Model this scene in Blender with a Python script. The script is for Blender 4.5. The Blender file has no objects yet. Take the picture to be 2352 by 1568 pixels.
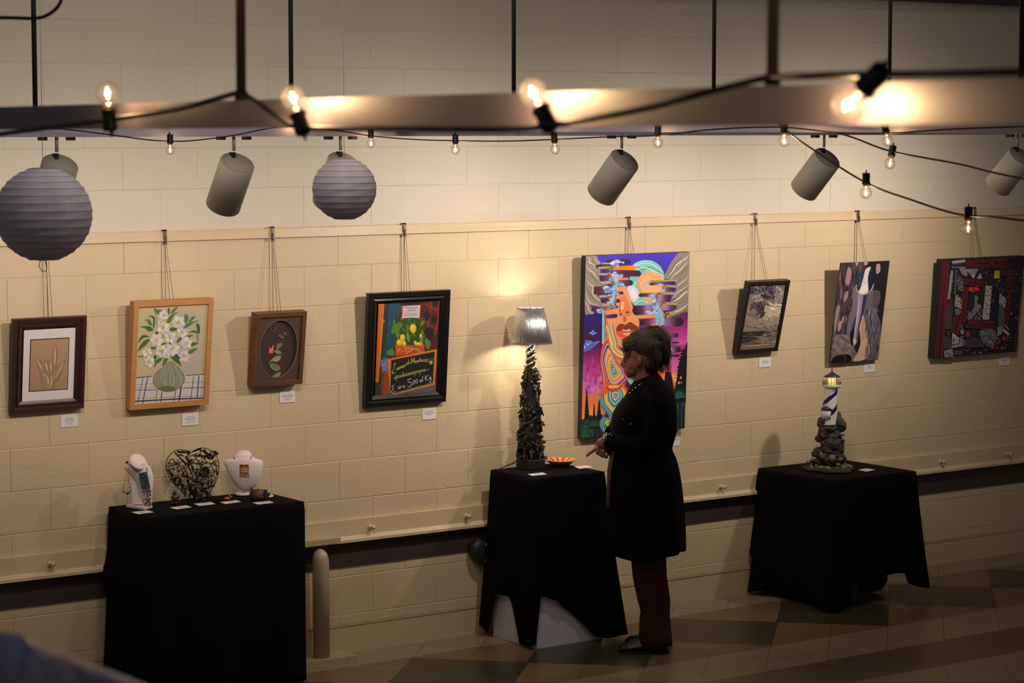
import bpy, math, random
from mathutils import Vector, Matrix
from mathutils.geometry import tessellate_polygon
random.seed(7)
S = bpy.context.scene
COL = S.collection
PI = math.pi
# ------------------------------------------------------------------ camera, world, exposure
F_PX, YAW, PITCH = 5517.76, math.radians(35.799), math.radians(5.099)
CAM = Vector((-7.5296, -10.5608, 2.7434))
FWD = Vector((math.sin(YAW)*math.cos(PITCH), math.cos(YAW)*math.cos(PITCH), -math.sin(PITCH)))
RGT = Vector((math.cos(YAW), -math.sin(YAW), 0))
UPV = RGT.cross(FWD)
cd = bpy.data.cameras.new('camera')
cam = bpy.data.objects.new('camera', cd); COL.objects.link(cam)
cam.matrix_world = Matrix.Translation(CAM) @ Matrix((RGT, UPV, -FWD)).transposed().to_4x4()
cd.sensor_width = 36; cd.sensor_fit = 'HORIZONTAL'; cd.lens = F_PX/2352*36
cd.clip_start = .05; cd.clip_end = 200
cd.dof.use_dof = True; cd.dof.focus_distance = 12.6; cd.dof.aperture_fstop = 9.0
S.camera = cam
w = bpy.data.worlds.new('world'); S.world = w; w.use_nodes = True
bg = w.node_tree.nodes['Background']
bg.inputs[1].default_value = .145
_n = w.node_tree.nodes; _l = w.node_tree.links
_tc = _n.new('ShaderNodeTexCoord'); _sx = _n.new('ShaderNodeSeparateXYZ'); _cr = _n.new('ShaderNodeValToRGB'); _mr = _n.new('ShaderNodeMapRange')
_mr.inputs[1].default_value = -1; _mr.inputs[2].default_value = 1
_l.new(_tc.outputs['Generated'], _sx.inputs[0]); _l.new(_sx.outputs['Z'], _mr.inputs[0]); _l.new(_mr.outputs[0], _cr.inputs[0]); _l.new(_cr.outputs[0], bg.inputs[0])
# the unseen rest of the hall: dim floor, lighter walls at eye level, dark high ceiling
for _p, _c in ((0, (.30,.26,.24,1)), (.40, (.55,.46,.40,1)), (.52, (1.05,.92,.90,1)), (.64, (.62,.58,.62,1)), (.80, (.10,.09,.10,1))):
    if _p == 0: _e = _cr.color_ramp.elements[0]
    elif _p == .80: _e = _cr.color_ramp.elements[-1]; _e.position = _p
    else: _e = _cr.color_ramp.elements.new(_p)
    _e.color = _c
S.view_settings.view_transform = 'Standard'; S.view_settings.look = 'None'
S.view_settings.exposure = 0.0; S.view_settings.gamma = 1; S.view_settings.use_curve_mapping = False

def lamp(name, kind, loc, energy, color, radius=.02, aim=None, angle=None, blend=1.0, parent=None):
    l = bpy.data.lights.new(name, kind); l.energy = energy; l.color = color
    o = bpy.data.objects.new(name, l); COL.objects.link(o)
    if kind == 'AREA': l.size = radius
    else: l.shadow_soft_size = radius
    if kind == 'SPOT': l.spot_size = angle; l.spot_blend = blend
    o.location = loc
    if aim is not None:
        o.rotation_euler = (Vector(aim)-Vector(loc)).to_track_quat('-Z', 'Y').to_euler()
    return o
# wide soft fill, added unseen above the view to brighten the upper wall
lamp('upper_wall_fill', 'AREA', (-3.0, -3.4, 4.7), 42, (1.0, .89, .80), 2.6, aim=(-.2, 0, 3.7))

# ------------------------------------------------------------------ placing helpers
def ray(px, py): return FWD + (px-1176)/F_PX*RGT - (py-784)/F_PX*UPV
def at(px, py, x=None, y=None, z=None, d=None):
    r = ray(px, py)
    if x is not None: t = (x-CAM.x)/r.x
    elif y is not None: t = (y-CAM.y)/r.y
    elif z is not None: t = (z-CAM.z)/r.z
    else: t = d
    return CAM + r*t
NH = Vector((math.sin(YAW), math.cos(YAW), 0))
def plane_through(A):
    """upright plane through A, square to the line of sight; returns f(px,py,t) -> point, t = away from the viewer"""
    A = Vector(A); k = (A-CAM).dot(NH)
    def f(px, py, t=0.0):
        r = ray(px, py); return CAM + r*(k/r.dot(NH)) + NH*t
    f.m = (A-CAM).dot(FWD)/F_PX
    return f

# ------------------------------------------------------------------ materials
def lin(c):
    return tuple(((v/255)/12.92 if v/255 <= .04045 else ((v/255+.055)/1.055)**2.4) for v in c)
MATS = {}
def mat(name, rgb, rough=.6, metal=0.0, bump=0.0, bscale=40, var=0.0, vscale=6, emit=None, estr=0, spec=.5, attr=False, coat=0, stretch=None, sheen=0):
    if name in MATS: return MATS[name]
    m = bpy.data.materials.new(name); m.use_nodes = True; MATS[name] = m
    nt = m.node_tree; n = nt.nodes; p = n['Principled BSDF']
    c = (*lin(rgb), 1)
    p.inputs['Base Color'].default_value = c; p.inputs['Roughness'].default_value = rough
    p.inputs['Metallic'].default_value = metal; p.inputs['Specular IOR Level'].default_value = spec
    if coat: p.inputs['Coat Weight'].default_value = coat
    if sheen: p.inputs['Sheen Weight'].default_value = sheen
    tc = None
    if bump or var:
        tc = n.new('ShaderNodeTexCoord'); src = tc.outputs['Object']
        if stretch:
            mp = n.new('ShaderNodeMapping'); mp.inputs['Scale'].default_value = stretch
            nt.links.new(src, mp.inputs[0]); src = mp.outputs[0]
    if attr:
        a = n.new('ShaderNodeAttribute'); a.attribute_name = 'Col'; csrc = a.outputs['Color']
    else: csrc = None
    if var:
        t = n.new('ShaderNodeTexNoise'); t.inputs['Scale'].default_value = vscale; t.inputs['Detail'].default_value = 5
        nt.links.new(src, t.inputs['Vector'])
        h = n.new('ShaderNodeMapRange'); h.inputs[1].default_value = .3; h.inputs[2].default_value = .7
        h.inputs[3].default_value = 1-var; h.inputs[4].default_value = 1+var
        nt.links.new(t.outputs['Fac'], h.inputs[0])
        mx = n.new('ShaderNodeVectorMath'); mx.operation = 'SCALE'
        if csrc: nt.links.new(csrc, mx.inputs[0])
        else: mx.inputs[0].default_value = c[:3]
        nt.links.new(h.outputs[0], mx.inputs['Scale']); csrc = mx.outputs[0]
    if csrc: nt.links.new(csrc, p.inputs['Base Color'])
    if bump:
        t2 = n.new('ShaderNodeTexNoise'); t2.inputs['Scale'].default_value = bscale; t2.inputs['Detail'].default_value = 6
        nt.links.new(src, t2.inputs['Vector'])
        b = n.new('ShaderNodeBump'); b.inputs['Strength'].default_value = bump; b.inputs['Distance'].default_value = .01
        nt.links.new(t2.outputs['Fac'], b.inputs['Height']); nt.links.new(b.outputs[0], p.inputs['Normal'])
    if emit:
        p.inputs['Emission Color'].default_value = (*lin(emit), 1); p.inputs['Emission Strength'].default_value = estr
    return m
def glass_mat():
    m = bpy.data.materials.new('clear_bulb_glass'); m.use_nodes = True; nt = m.node_tree; n = nt.nodes; n.clear()
    o = n.new('ShaderNodeOutputMaterial'); mix = n.new('ShaderNodeMixShader'); tr = n.new('ShaderNodeBsdfTransparent')
    gl = n.new('ShaderNodeBsdfGlossy'); gl.inputs['Roughness'].default_value = .05
    df = n.new('ShaderNodeBsdfTranslucent'); df.inputs[0].default_value = (1, .95, .9, 1); m2 = n.new('ShaderNodeMixShader'); m2.inputs[0].default_value = .006
    lw = n.new('ShaderNodeLayerWeight'); lw.inputs[0].default_value = .4
    mr = n.new('ShaderNodeMath'); mr.operation = 'MULTIPLY'; mr.inputs[1].default_value = .7
    nt.links.new(lw.outputs['Facing'], mr.inputs[0])
    tr.inputs[0].default_value = (.97, .96, .95, 1)
    nt.links.new(tr.outputs[0], m2.inputs[1]); nt.links.new(df.outputs[0], m2.inputs[2])
    nt.links.new(mr.outputs[0], mix.inputs[0]); nt.links.new(m2.outputs[0], mix.inputs[1]); nt.links.new(gl.outputs[0], mix.inputs[2])
    nt.links.new(mix.outputs[0], o.inputs[0]); return m

# ------------------------------------------------------------------ mesh building
class MB:
    def __init__(s): s.v = []; s.f = []; s.c = []; s.sm = []
    def add(s, vs, fs, col=None, smooth=False):
        o = len(s.v); s.v += [Vector(p) for p in vs]
        s.f += [tuple(i+o for i in f) for f in fs]; s.sm += [smooth]*len(fs)
        s.c += (list(col) if isinstance(col, list) else [col]*len(vs))
        return s
    def box(s, lo, hi, col=None, M=None):
        x0, y0, z0 = lo; x1, y1, z1 = hi
        vs = [Vector(p) for p in ((x0,y0,z0),(x1,y0,z0),(x1,y1,z0),(x0,y1,z0),(x0,y0,z1),(x1,y0,z1),(x1,y1,z1),(x0,y1,z1))]
        if M: vs = [M(p) for p in vs]
        return s.add(vs, [(0,3,2,1),(4,5,6,7),(0,1,5,4),(1,2,6,5),(2,3,7,6),(3,0,4,7)], col)
    def obox(s, c, ax, ay, az, col=None):
        c = Vector(c); ax, ay, az = Vector(ax), Vector(ay), Vector(az)
        return s.box((-1,-1,-1), (1,1,1), col, M=lambda p: c+ax*p.x+ay*p.y+az*p.z)
    def tube(s, pts, r, n=8, caps=True, closed=False, smooth=True, col=None):
        pts = [Vector(p) for p in pts]; m = len(pts)
        rs = r if isinstance(r, (list, tuple)) else [r]*m
        T = []
        for i in range(m):
            a = pts[(i-1) % m] if closed else pts[max(i-1, 0)]; b = pts[(i+1) % m] if closed else pts[min(i+1, m-1)]
            d = (b-a); T.append(d.normalized() if d.length > 1e-9 else Vector((0,0,1)))
        u = T[0].orthogonal().normalized(); vs = []
        for i in range(m):
            u = (u - T[i]*u.dot(T[i])); u = u.normalized() if u.length > 1e-6 else T[i].orthogonal().normalized()
            w_ = T[i].cross(u)
            for k in range(n):
                a = 2*PI*k/n; vs.append(pts[i]+(u*math.cos(a)+w_*math.sin(a))*rs[i])
        fs = []
        for i in range(m if closed else m-1):
            j = (i+1) % m
            for k in range(n):
                fs.append((i*n+k, i*n+(k+1) % n, j*n+(k+1) % n, j*n+k))
        s.add(vs, fs, col, smooth)
        if caps and not closed:
            o = len(s.v)-len(vs)
            s.f += [tuple(o+k for k in reversed(range(n))), tuple(o+(m-1)*n+k for k in range(n))]; s.sm += [False, False]
        return s
    def cap(s, a, b, ra, rb, n=10, col=None):
        """capsule with round ends"""
        a, b = Vector(a), Vector(b); d = (b-a); L = d.length; d = d.normalized() if L > 1e-9 else Vector((0,0,1))
        pts, rs = [], []
        for k in range(5):
            t = PI/2*(1-k/4); pts.append(a-d*ra*math.sin(t)); rs.append(max(ra*math.cos(t), 1e-4))
        for k in range(5):
            t = PI/2*k/4; pts.append(b+d*rb*math.sin(t)); rs.append(max(rb*math.cos(t), 1e-4))
        return s.tube(pts, rs, n, True, col=col)
    def lathe(s, prof, O=(0,0,0), n=32, axis=Vector((0,0,1)), u=None, smooth=True, col=None, caps=True, sx=1, sy=1):
        O = Vector(O); axis = Vector(axis).normalized(); u = Vector(u).normalized() if u is not None else axis.orthogonal().normalized()
        w_ = axis.cross(u); vs = []
        for r, h in prof:
            for k in range(n):
                a = 2*PI*k/n; vs.append(O+axis*h+(u*math.cos(a)*sx+w_*math.sin(a)*sy)*r)
        fs = []
        for i in range(len(prof)-1):
            for k in range(n): fs.append((i*n+k, i*n+(k+1) % n, (i+1)*n+(k+1) % n, (i+1)*n+k))
        o = len(s.v); s.add(vs, fs, col, smooth)
        if caps:
            m = len(prof); s.f += [tuple(o+k for k in reversed(range(n))), tuple(o+(m-1)*n+k for k in range(n))]; s.sm += [False, False]
        return s
    def ell(s, c, rx, ry, rz, n=16, m=10, ax=None, col=None, jit=0):
        """ellipsoid; ax = (X,Y,Z) axes"""
        c = Vector(c); X, Y, Z = ax or (Vector((1,0,0)), Vector((0,1,0)), Vector((0,0,1)))
        vs = []
        for i in range(m+1):
            t = PI*i/m
            for k in range(n):
                a = 2*PI*k/n; q = 1+(random.uniform(-jit, jit) if jit else 0)
                vs.append(c+(X*rx*math.sin(t)*math.cos(a)+Y*ry*math.sin(t)*math.sin(a)+Z*rz*math.cos(t))*q)
        fs = [(i*n+k, (i+1)*n+k, (i+1)*n+(k+1) % n, i*n+(k+1) % n) for i in range(m) for k in range(n)]
        return s.add(vs, fs, col, True)
    def loft(s, rings, closed=True, caps=True, smooth=True, col=None):
        n = len(rings[0]); vs = [p for r in rings for p in r]; fs = []
        for i in range(len(rings)-1):
            for k in range(n if closed else n-1):
                fs.append((i*n+k, i*n+(k+1) % n, (i+1)*n+(k+1) % n, (i+1)*n+k))
        o = len(s.v); s.add(vs, fs, col, smooth)
        if caps and closed:
            m = len(rings); s.f += [tuple(o+k for k in reversed(range(n))), tuple(o+(m-1)*n+k for k in range(n))]; s.sm += [False, False]
        return s
    def build(s, name, m, parent=None, loc=None, mods=None, link=True):
        base = Vector(loc) if loc is not None else (WL[parent.name] if parent else Vector((0,0,0)))
        me = bpy.data.meshes.new(name); me.from_pydata([tuple(p-base) for p in s.v], [], s.f)
        if any(c is not None for c in s.c):
            ca = me.color_attributes.new('Col', 'FLOAT_COLOR', 'POINT')
            for i, c in enumerate(s.c): ca.data[i].color = (*lin(c), 1) if c is not None else (1,1,1,1)
        me.polygons.foreach_set('use_smooth', s.sm); me.materials.append(m); me.update()
        o = bpy.data.objects.new(name, me); COL.objects.link(o)
        if parent: o.parent = parent
        else: o.location = base
        WL[o.name] = base
        for md in (mods or []):
            k = o.modifiers.new(md[0], md[1])
            for a, b in md[2].items(): setattr(k, a, b)
        return o
WL = {}
def tag(o, label, cat, group=None, kind=None):
    if label: o['label'] = label
    if cat: o['category'] = cat
    if group: o['group'] = group
    if kind: o['kind'] = kind
    return o
def empty(name, loc, label, cat, group=None):
    o = bpy.data.objects.new(name, None); COL.objects.link(o); o.location = loc; o.empty_display_size = .1
    WL[o.name] = Vector(loc); return tag(o, label, cat, group)
def copy_tree(o, parent=None, loc=None):
    c = o.copy(); COL.objects.link(c)
    if parent: c.parent = parent
    if loc is not None: c.location = loc
    WL[c.name] = Vector(loc) if loc is not None else Vector((0,0,0))
    for ch in list(o.children): copy_tree(ch, c)
    return c
def spline(pts, n=6, closed=False):
    P = [Vector(p) for p in pts]; m = len(P); out = []
    for i in range(m if closed else m-1):
        g = lambda j: P[j % m] if closed else P[max(0, min(m-1, j))]
        p0, p1, p2, p3 = g(i-1), g(i), g(i+1), g(i+2)
        for k in range(n):
            t = k/n
            out.append(.5*((2*p1)+(p2-p0)*t+(2*p0-5*p1+4*p2-p3)*t*t+(3*p1-p0-3*p2+p3)*t**3))
    if not closed: out.append(P[-1])
    return out
VOX = lambda size: [('remesh', 'REMESH', dict(mode='VOXEL', voxel_size=size, use_smooth_shade=True)), ('smooth', 'SMOOTH', dict(factor=.5, iterations=4))]
# ------------------------------------------------------------------ shell
M_low = mat('cream_block_paint', (206, 183, 146), .55, bump=.25, bscale=55, var=.045, vscale=2.2)
M_up = mat('pale_grey_block_paint', (206, 194, 174), .6, bump=.25, bscale=55, var=.035, vscale=2.2)
def build_wall():
    H, L = .2032, .4064
    for name, r0, r1, m in (('wall_back', 0, 11, M_low), ('wall_back_upper', 11, 24, M_up)):
        b = MB()
        for r in range(r0, r1):
            z0, z1 = r*H, (r+1)*H
            par = (r % 2 == 0)   # courses alternate
            off = L/2 if par else 0
            for k in range(-12, 24):
                x0 = k*L+off-.003; x1 = x0+L
                if x1 < -4.6 or x0 > 7.2: continue
                hz = .0036 if r < 11 else .0034; hx = .0013 if r < 11 else .0007; d = .0028 if r < 11 else .0022; dx = random.uniform(-.0012, .0008)
                o = [(x0, d, z0), (x1, d, z0), (x1, d, z1), (x0, d, z1)]
                i = [(x0+hx, dx, z0+hz), (x1-hx, dx, z0+hz), (x1-hx, dx, z1-hz), (x0+hx, dx, z1-hz)]
                b.add(o+i, [(0,1,5,4), (1,2,6,5), (2,3,7,6), (3,0,4,7), (4,5,6,7)])
        b.box((-4.6, .0045, r0*H), (7.2, .2, r1*H))
        o = b.build(name, m); tag(o, None, None, kind='structure')
build_wall()
b = MB().box((-4.6, -.006, 0), (7.2, .004, .152)).box((-4.6, -.010, .144), (7.2, .004, .152))
tag(b.build('baseboard_back', mat('baseboard_paint', (196, 176, 138), .5, bump=.1)), None, None, kind='structure')
# picture rail along the top of the cream paint
b = MB().box((-4.6, -.016, 2.186), (7.2, .002, 2.231)).box((-4.6, -.021, 2.186), (7.2, .0, 2.196))
tag(b.build('trim_1', mat('rail_paint', (206, 183, 146), .4, bump=.1, var=.05, vscale=4)), None, None, kind='structure')
# wall guard: board, lip, dark strip under it
b = MB().box((-4.6, -.022, .618), (7.2, .002, .706)).add([(-4.6,-.022,.622),(7.2,-.022,.622),(7.2,-.05,.606),(-4.6,-.05,.606),(7.2,-.05,.592),(-4.6,-.05,.592),(7.2,0,.592),(-4.6,0,.592)],[(0,1,2,3),(3,2,4,5),(5,4,6,7)])
tag(b.build('trim_2', MATS['rail_paint']), None, None, kind='structure')
b = MB().box((-4.6, -.008, .458), (7.2, .002, .592))
tag(b.build('trim_3', mat('dark_taupe_strip', (62, 50, 44), .5, bump=.1)), None, None, kind='structure')
# ceiling edge over the far right
b = MB().box((-4.6, -.10, 3.505), (7.2, 0, 3.72))
tag(b.build('trim_4', mat('dark_ceiling', (58, 54, 52), .8)), None, None, kind='structure')

def build_floor():
    CR, TN, OL, BR = (146, 129, 105), (119, 97, 70), (66, 60, 42), (97, 79, 62)
    b = MB(); X0, X1 = -5, 9
    def q(x0, y0, x1, y1, z, c): b.add([(x0,y0,z),(x1,y0,z),(x1,y1,z),(x0,y1,z)], [(0,1,2,3)], c)
    q(-9, -13, X1, .01, 0, CR)
    y = -.285
    def band(a, c, z=.0002): q(X0, a[0], X1, a[1], z, c)
    band((-1.185, -.285), TN); band((-2.04, -1.61), BR); band((-3.0, -2.50), BR); band((-4.3,-3.4), TN)
    for k in range(-6, 10):
        cx = -.772+.859*k; cy = -.735; h = .436
        b.add([(cx-h,cy,.0004),(cx,cy-h,.0004),(cx+h,cy,.0004),(cx,cy+h,.0004)], [(0,1,2,3)], OL)
    # joints: both diagonals
    D = (60, 48, 36); s = .4295
    for k in range(-24, 30):
        x = -.772+.4295*k+.22*0; w_ = .0016
        for sg in (1, -1):
            if sg == -1 and k % 2: continue
            xs, ys, ye = x, 0.0, -4.0
            x2 = xs + sg*(ye-ys)
            yc = -.735+.0
            a = x - sg*(yc-0)   # passes through (x, yc)
            b.add([(a-w_,0,.0006),(a+w_,0,.0006),(a+sg*ye+w_,ye,.0006),(a+sg*ye-w_,ye,.0006)], [(0,1,2,3)], D)
    m = mat('floor_tile', (255,255,255), .34, bump=.04, bscale=9, var=.07, vscale=14, attr=True)
    tag(b.build('floor', m), None, None, kind='structure')
build_floor()

# pipe boxed to the floor by the first pedestal
P = empty('wall_pipe', (-1.19, -.10, 0), 'cream painted pipe rising from floor beside the left pedestal', 'pipe')
m = mat('pipe_paint', (176, 156, 124), .4, bump=.08)
f = plane_through((-1.19, -.1, .3))
b = MB(); r = .043
xp = -1.19
b.tube([(xp,-.09,.02),(xp,-.09,.50),(xp,-.088,.53),(xp,-.083,.555),(xp,-.078,.572),(xp,-.075,.582)], [r,r,r*.97,r*.85,r*.6,r*.2], 24); b.build('pipe', m, P)
MB().box((-1.5, -.17, 0), (-1.02, -.005, .022)).build('base_plate', m, P)
MB().box((-1.5, -.075, .600), (-1.06, -.0, .628)).build('top_plate', m, P)
# dark wall fitting partly behind the middle pedestal
P = empty('wall_fitting', at(1098, 1266, y=-.03), 'dark rounded fitting on wall just left of the middle pedestal', 'wall fitting')
b = MB(); c = at(1100, 1266, y=-.02)
b.lathe([(.001,-.01),(.062,-.01),(.066,.0),(.066,.03),(.055,.05),(.03,.055),(.001,.055)], c, 24, axis=(0,-1,0), sy=1.25, sx=.9, caps=False)
b.build('housing', mat('dark_plastic', (34, 31, 28), .5), P)
MB().tube([c+Vector((.0,-.056,.05)), c+Vector((.012,-.075,.03)), c+Vector((.006,-.078,-.02)), c+Vector((0,-.056,-.05))], .008).build('lever', mat('grey_metal_dull', (110,108,104), .4, .6), P)
# pegs on the wall guard
pm = mat('peg_paint', (205, 186, 148), .4)
pegs = [(115,1290,'leftmost peg on wall guard, left of the left pedestal'),(850,1205,'peg on wall guard midway between left and middle pedestals'),(1070,1180,'peg on wall guard just left of the middle pedestal'),(1655,1108,'peg on wall guard between the woman and lighthouse table'),(2160,1055,'peg on wall guard just right of the lighthouse table'),(2313,1035,'smallest peg on wall guard at far right')]
proto = None
for px, py, lb in pegs:
    c = at(px, py, y=-.022); c.z = .655
    if proto is None:
        proto = empty('wall_peg', c, 'cream painted '+lb, 'peg', 'pegs along the wall guard')
        MB().lathe([(.001,0),(.016,0),(.016,.004),(.001,.004)], c, 16, axis=(0,-1,0), caps=False).build('flange', pm, proto)
        MB().lathe([(.006,.003),(.006,.02),(.011,.024),(.013,.032),(.010,.04),(.001,.042)], c, 16, axis=Vector((0,-1,.1)), caps=False).build('knob', pm, proto)
    else:
        k = copy_tree(proto, loc=c); k['label'] = 'cream painted '+lb
# ------------------------------------------------------------------ tracks, spotlights
M_track = mat('grey_track_metal', (186, 176, 188), .5, .1)
M_rod = mat('dark_rod', (40, 39, 38), .5, .3)
M_post = mat('bronze_post', (40, 34, 32), .5, .3)
def channel(lo, hi, axis):
    """lipped channel section run along x or y, open side down"""
    b = MB(); x0,y0,z0 = lo; x1,y1,z1 = hi; t = .004
    b.box((x0,y0,z1-t), (x1,y1,z1))
    if axis == 'x':
        b.box((x0,y0,z0), (x1,y0+t,z1-t)); b.box((x0,y1-t,z0), (x1,y1,z1-t)); b.box((x0,y0+t,z0), (x1,y0+t+.01,z0+t)); b.box((x0,y1-t-.01,z0), (x1,y1-t,z0+t))
    else:
        b.box((x0,y0,z0), (x0+t,y1,z1-t)); b.box((x1-t,y0,z0), (x1,y1,z1-t)); b.box((x0+t,y0,z0), (x0+t+.01,y1,z0+t)); b.box((x1-t-.01,y0,z0), (x1-t,y1,z0+t))
    return b
TY = -1.38
T = empty('lighting_track', (0.3, TY, 2.702), 'long grey lighting track hung parallel to the wall, carrying the cylinder spotlights', 'lighting track')
channel((-4.6, TY-.025, 2.702), (6.5, TY+.025, 2.775), 'x').build('channel', M_track, T)
MB().box((.0,-.0,0),(.001,.001,.001)) 
jx = at(1190, 305, y=TY-.027).x
MB().box((jx-.012, TY-.029, 2.702), (jx+.012, TY-.025, 2.775)).build('joint_plate', mat('pale_joint', (160,156,158), .5), T)
for px in (78.5, 668, 1180, 1640, 2044):
    x = at(px, 100, y=TY).x
    MB().tube([(x,TY,2.775),(x,TY,4.018)], .0105, 10).build('rod', M_rod, T)
# middle track at right angles
T2 = empty('lighting_track', (-1.56, -4, 2.73), 'grey lighting track running away from the wall, mostly hidden behind the near track', 'lighting track')
A0 = at(1000, 300, x=-1.56); z0 = 2.724
channel((-1.585, -8.2, 2.724), (-1.535, TY-.03, 2.775), 'y').build('channel', M_track, T2)
xr = -1.56; yr = at(2347, 100, x=xr).y
MB().tube([(xr,yr,2.775),(xr,yr,4.018)], .0105, 10).build('rod', M_rod, T2)
# near track: slightly out of level
a = at(-60, 297.5, x=-5.70); e = at(2420, 284, x=-5.70); at_ = at(-60, 248, x=-5.70); et_ = at(2420, 180, x=-5.70)
T3 = empty('lighting_track', (a+e)/2, 'nearest lighting track, wide grey bar crossing the whole view, draped with bulbs', 'lighting track')
b = MB(); w_ = Vector((.026,0,0))
b.add([a-w_, e-w_, et_-w_, at_-w_, a+w_, e+w_, et_+w_, at_+w_], [(0,1,2,3),(5,4,7,6),(3,2,6,7),(0,4,5,1),(1,5,6,2),(4,0,3,7)])
b.build('channel', mat('near_track_metal', (104, 97, 106), .5, .0), T3)
for px, wpx in ((554, 25), (1774, 31)):
    c = at(px, 205, x=-5.70); t = (px+60)/2480; zt = at_.z*(1-t)+et_.z*t
    f = plane_through(c); r = wpx/2*f.m*.93
    pz = at_.lerp(et_, (c.y-at_.y)/(et_.y-at_.y)).z
    po = MB().tube([(c.x,c.y,pz),(c.x,c.y,4.018)], r, 14).build('post', M_post, T3)
    MB().lathe([(r,0),(r*1.35,.0),(r*1.35,.012),(r,.016)], (c.x,c.y,pz), 14).build('collar', M_post, po)

M_can = mat('grey_can_enamel', (228, 222, 210), .5); M_cap = mat('can_end_cap', (176, 168, 150), .6)
heads = [ # px of stem, aim (dx), energy, label
 (130, -.05, 24, -.16, 'cylinder spotlight partly hidden behind the large paper lantern'),
 (537, -.10, 23, -.16, 'cylinder spotlight between the two paper lanterns, fully visible'),
 (782, -.10, 20, -.16, 'cylinder spotlight mostly hidden behind the small paper lantern'),
 (1428, -.30, 60, -.38, 'cylinder spotlight in the middle, above the psychedelic face painting'),
 (1893, -.20, 62, -.42, 'cylinder spotlight crossed by the drooping bulb cable'),
 (2338, -.10, 72, -.22, 'cylinder spotlight cut off by the right edge of the picture')]
M_dark = mat('can_inside', (30,28,26), .7)
for i, (px, dx, en, az, lb) in enumerate(heads):
    x = at(px, 320, y=TY).x
    H = empty('spotlight', (x, TY, 2.702), 'grey '+lb, 'spotlight', 'spotlights on the wall track')
    piv = Vector((x, TY+.012, 2.625))
    MB().tube([(x,TY,2.702),(x,TY,2.64)], .0075, 10).build('stem', mat('pale_stem', (176,172,166), .4, .2), H)
    for s_ in (-1, 1):
        MB().box((x+s_*.063-.013, TY-.02, 2.688), (x+s_*.063+.013, TY+.02, 2.702)).build('track_clip', M_rod, H)
    sd = {537:.16, 1428:-.12}.get(px, -.02)
    d = Vector((dx*.25+ (.0), .70, -.72)).normalized()
    if px in (130,537,782): d = Vector((.02, .60, -.80)).normalized()
    L = .235; r = .077
    u = Vector((1,0,0)); 
    back = piv - d*.012; 
    yv = (u.cross(d)).normalized()
    # pivot sits on the upper rim of the back cap
    c0 = piv + Vector((0,0,-.006)) + yv*(.052 if yv.z < 0 else -.052) - d*0
    c1 = c0 + d*L
    body = MB().lathe([(r*.97,0),(r,.004),(r,L),(r*.95,L),(r*.95,.03),(.001,.03)], c0, 36, axis=d, caps=False).build('housing', M_can, H)
    MB().lathe([(.001,.0),(r*.97,.0),(r*.97,.002),(.001,.004)], c0, 36, axis=d, caps=False).build('end_cap', M_cap, H)
    MB().lathe([(.001,.0),(.055,.0),(.06,.05),(.001,.06)], c0+d*(L-.1), 24, axis=d, caps=False).build('lamp_lens', mat('spot_lamp', (255,235,200), .4, emit=(255,205,140), estr=8), H)
    MB().obox(piv+Vector((0,0,-.004)), (.009,0,0), (0,.012,0), (0,0,.014)).build('bracket', M_rod, H)
    lo = c0+d*(L-.02)
    lamp('spot_beam', 'SPOT', lo, en, (1.0, .88, .78), .045, aim=lo+Vector((dx*.9, .90, az)), angle=math.radians(150), blend=1.0)

# ------------------------------------------------------------------ string lights
GL = glass_mat(); M_cord = mat('black_cord', (14,13,12), .5); M_sock = mat('black_socket', (12,12,12), .45)
M_fil = mat('glowing_filament', (255,200,130), .5, emit=(255,196,122), estr=60)
M_brass = mat('brass_cap', (190,150,80), .35, .9)
def make_socket(parent, c, d, R, light=None, fil=None, energy=0):
    """socket at c, bulb hangs along unit d"""
    d = Vector(d).normalized(); k = R/.0205
    so = MB().lathe([(.001,-.034*k),(.012*k,-.034*k),(.0135*k,-.030*k),(.0125*k,-.004*k),(.0150*k,0),(.0145*k,.003*k),(.001*k,.003*k)], c, 14, axis=d, caps=False)
    so.tube([c-d*.03*k+d.orthogonal()*.012*k, c-d*.042*k+d.orthogonal()*.006*k, c-d*.034*k], .0025*k, 6)
    so = so.build('socket', M_sock, parent)
    MB().lathe([(.0115*k,.0),(.0115*k,.008*k),(.0095*k,.010*k)], c, 14, axis=d, caps=False).build('brass_base', M_brass, so)
    prof = [(.0095*k,.008*k)]
    cz = .013*k+R
    for i in range(2, 13):
        a = PI*i/12; 
        if R*math.sin(a) < .0095*k and i < 6: continue
        prof.append((max(R*math.sin(a), .0003), cz-R*math.cos(a)))
    MB().lathe(prof, c, 20, axis=d, caps=False).build('bulb_glass', GL, so)
    fc = c+d*cz; u = d.orthogonal().normalized(); fl = MB()
    for s_ in (-1, 1):
        fl.tube([fc-d*.010*k+u*.0018*k*s_, fc+u*.0030*k*s_, fc+d*.009*k+u*.0010*k*s_], .0012*k, 6)
    fl.build('filament', fil or M_fil, so)
    if energy: lamp('bulb_glow', 'POINT', fc, energy, (1, .62, .30), .006*k)
    return so
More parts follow.
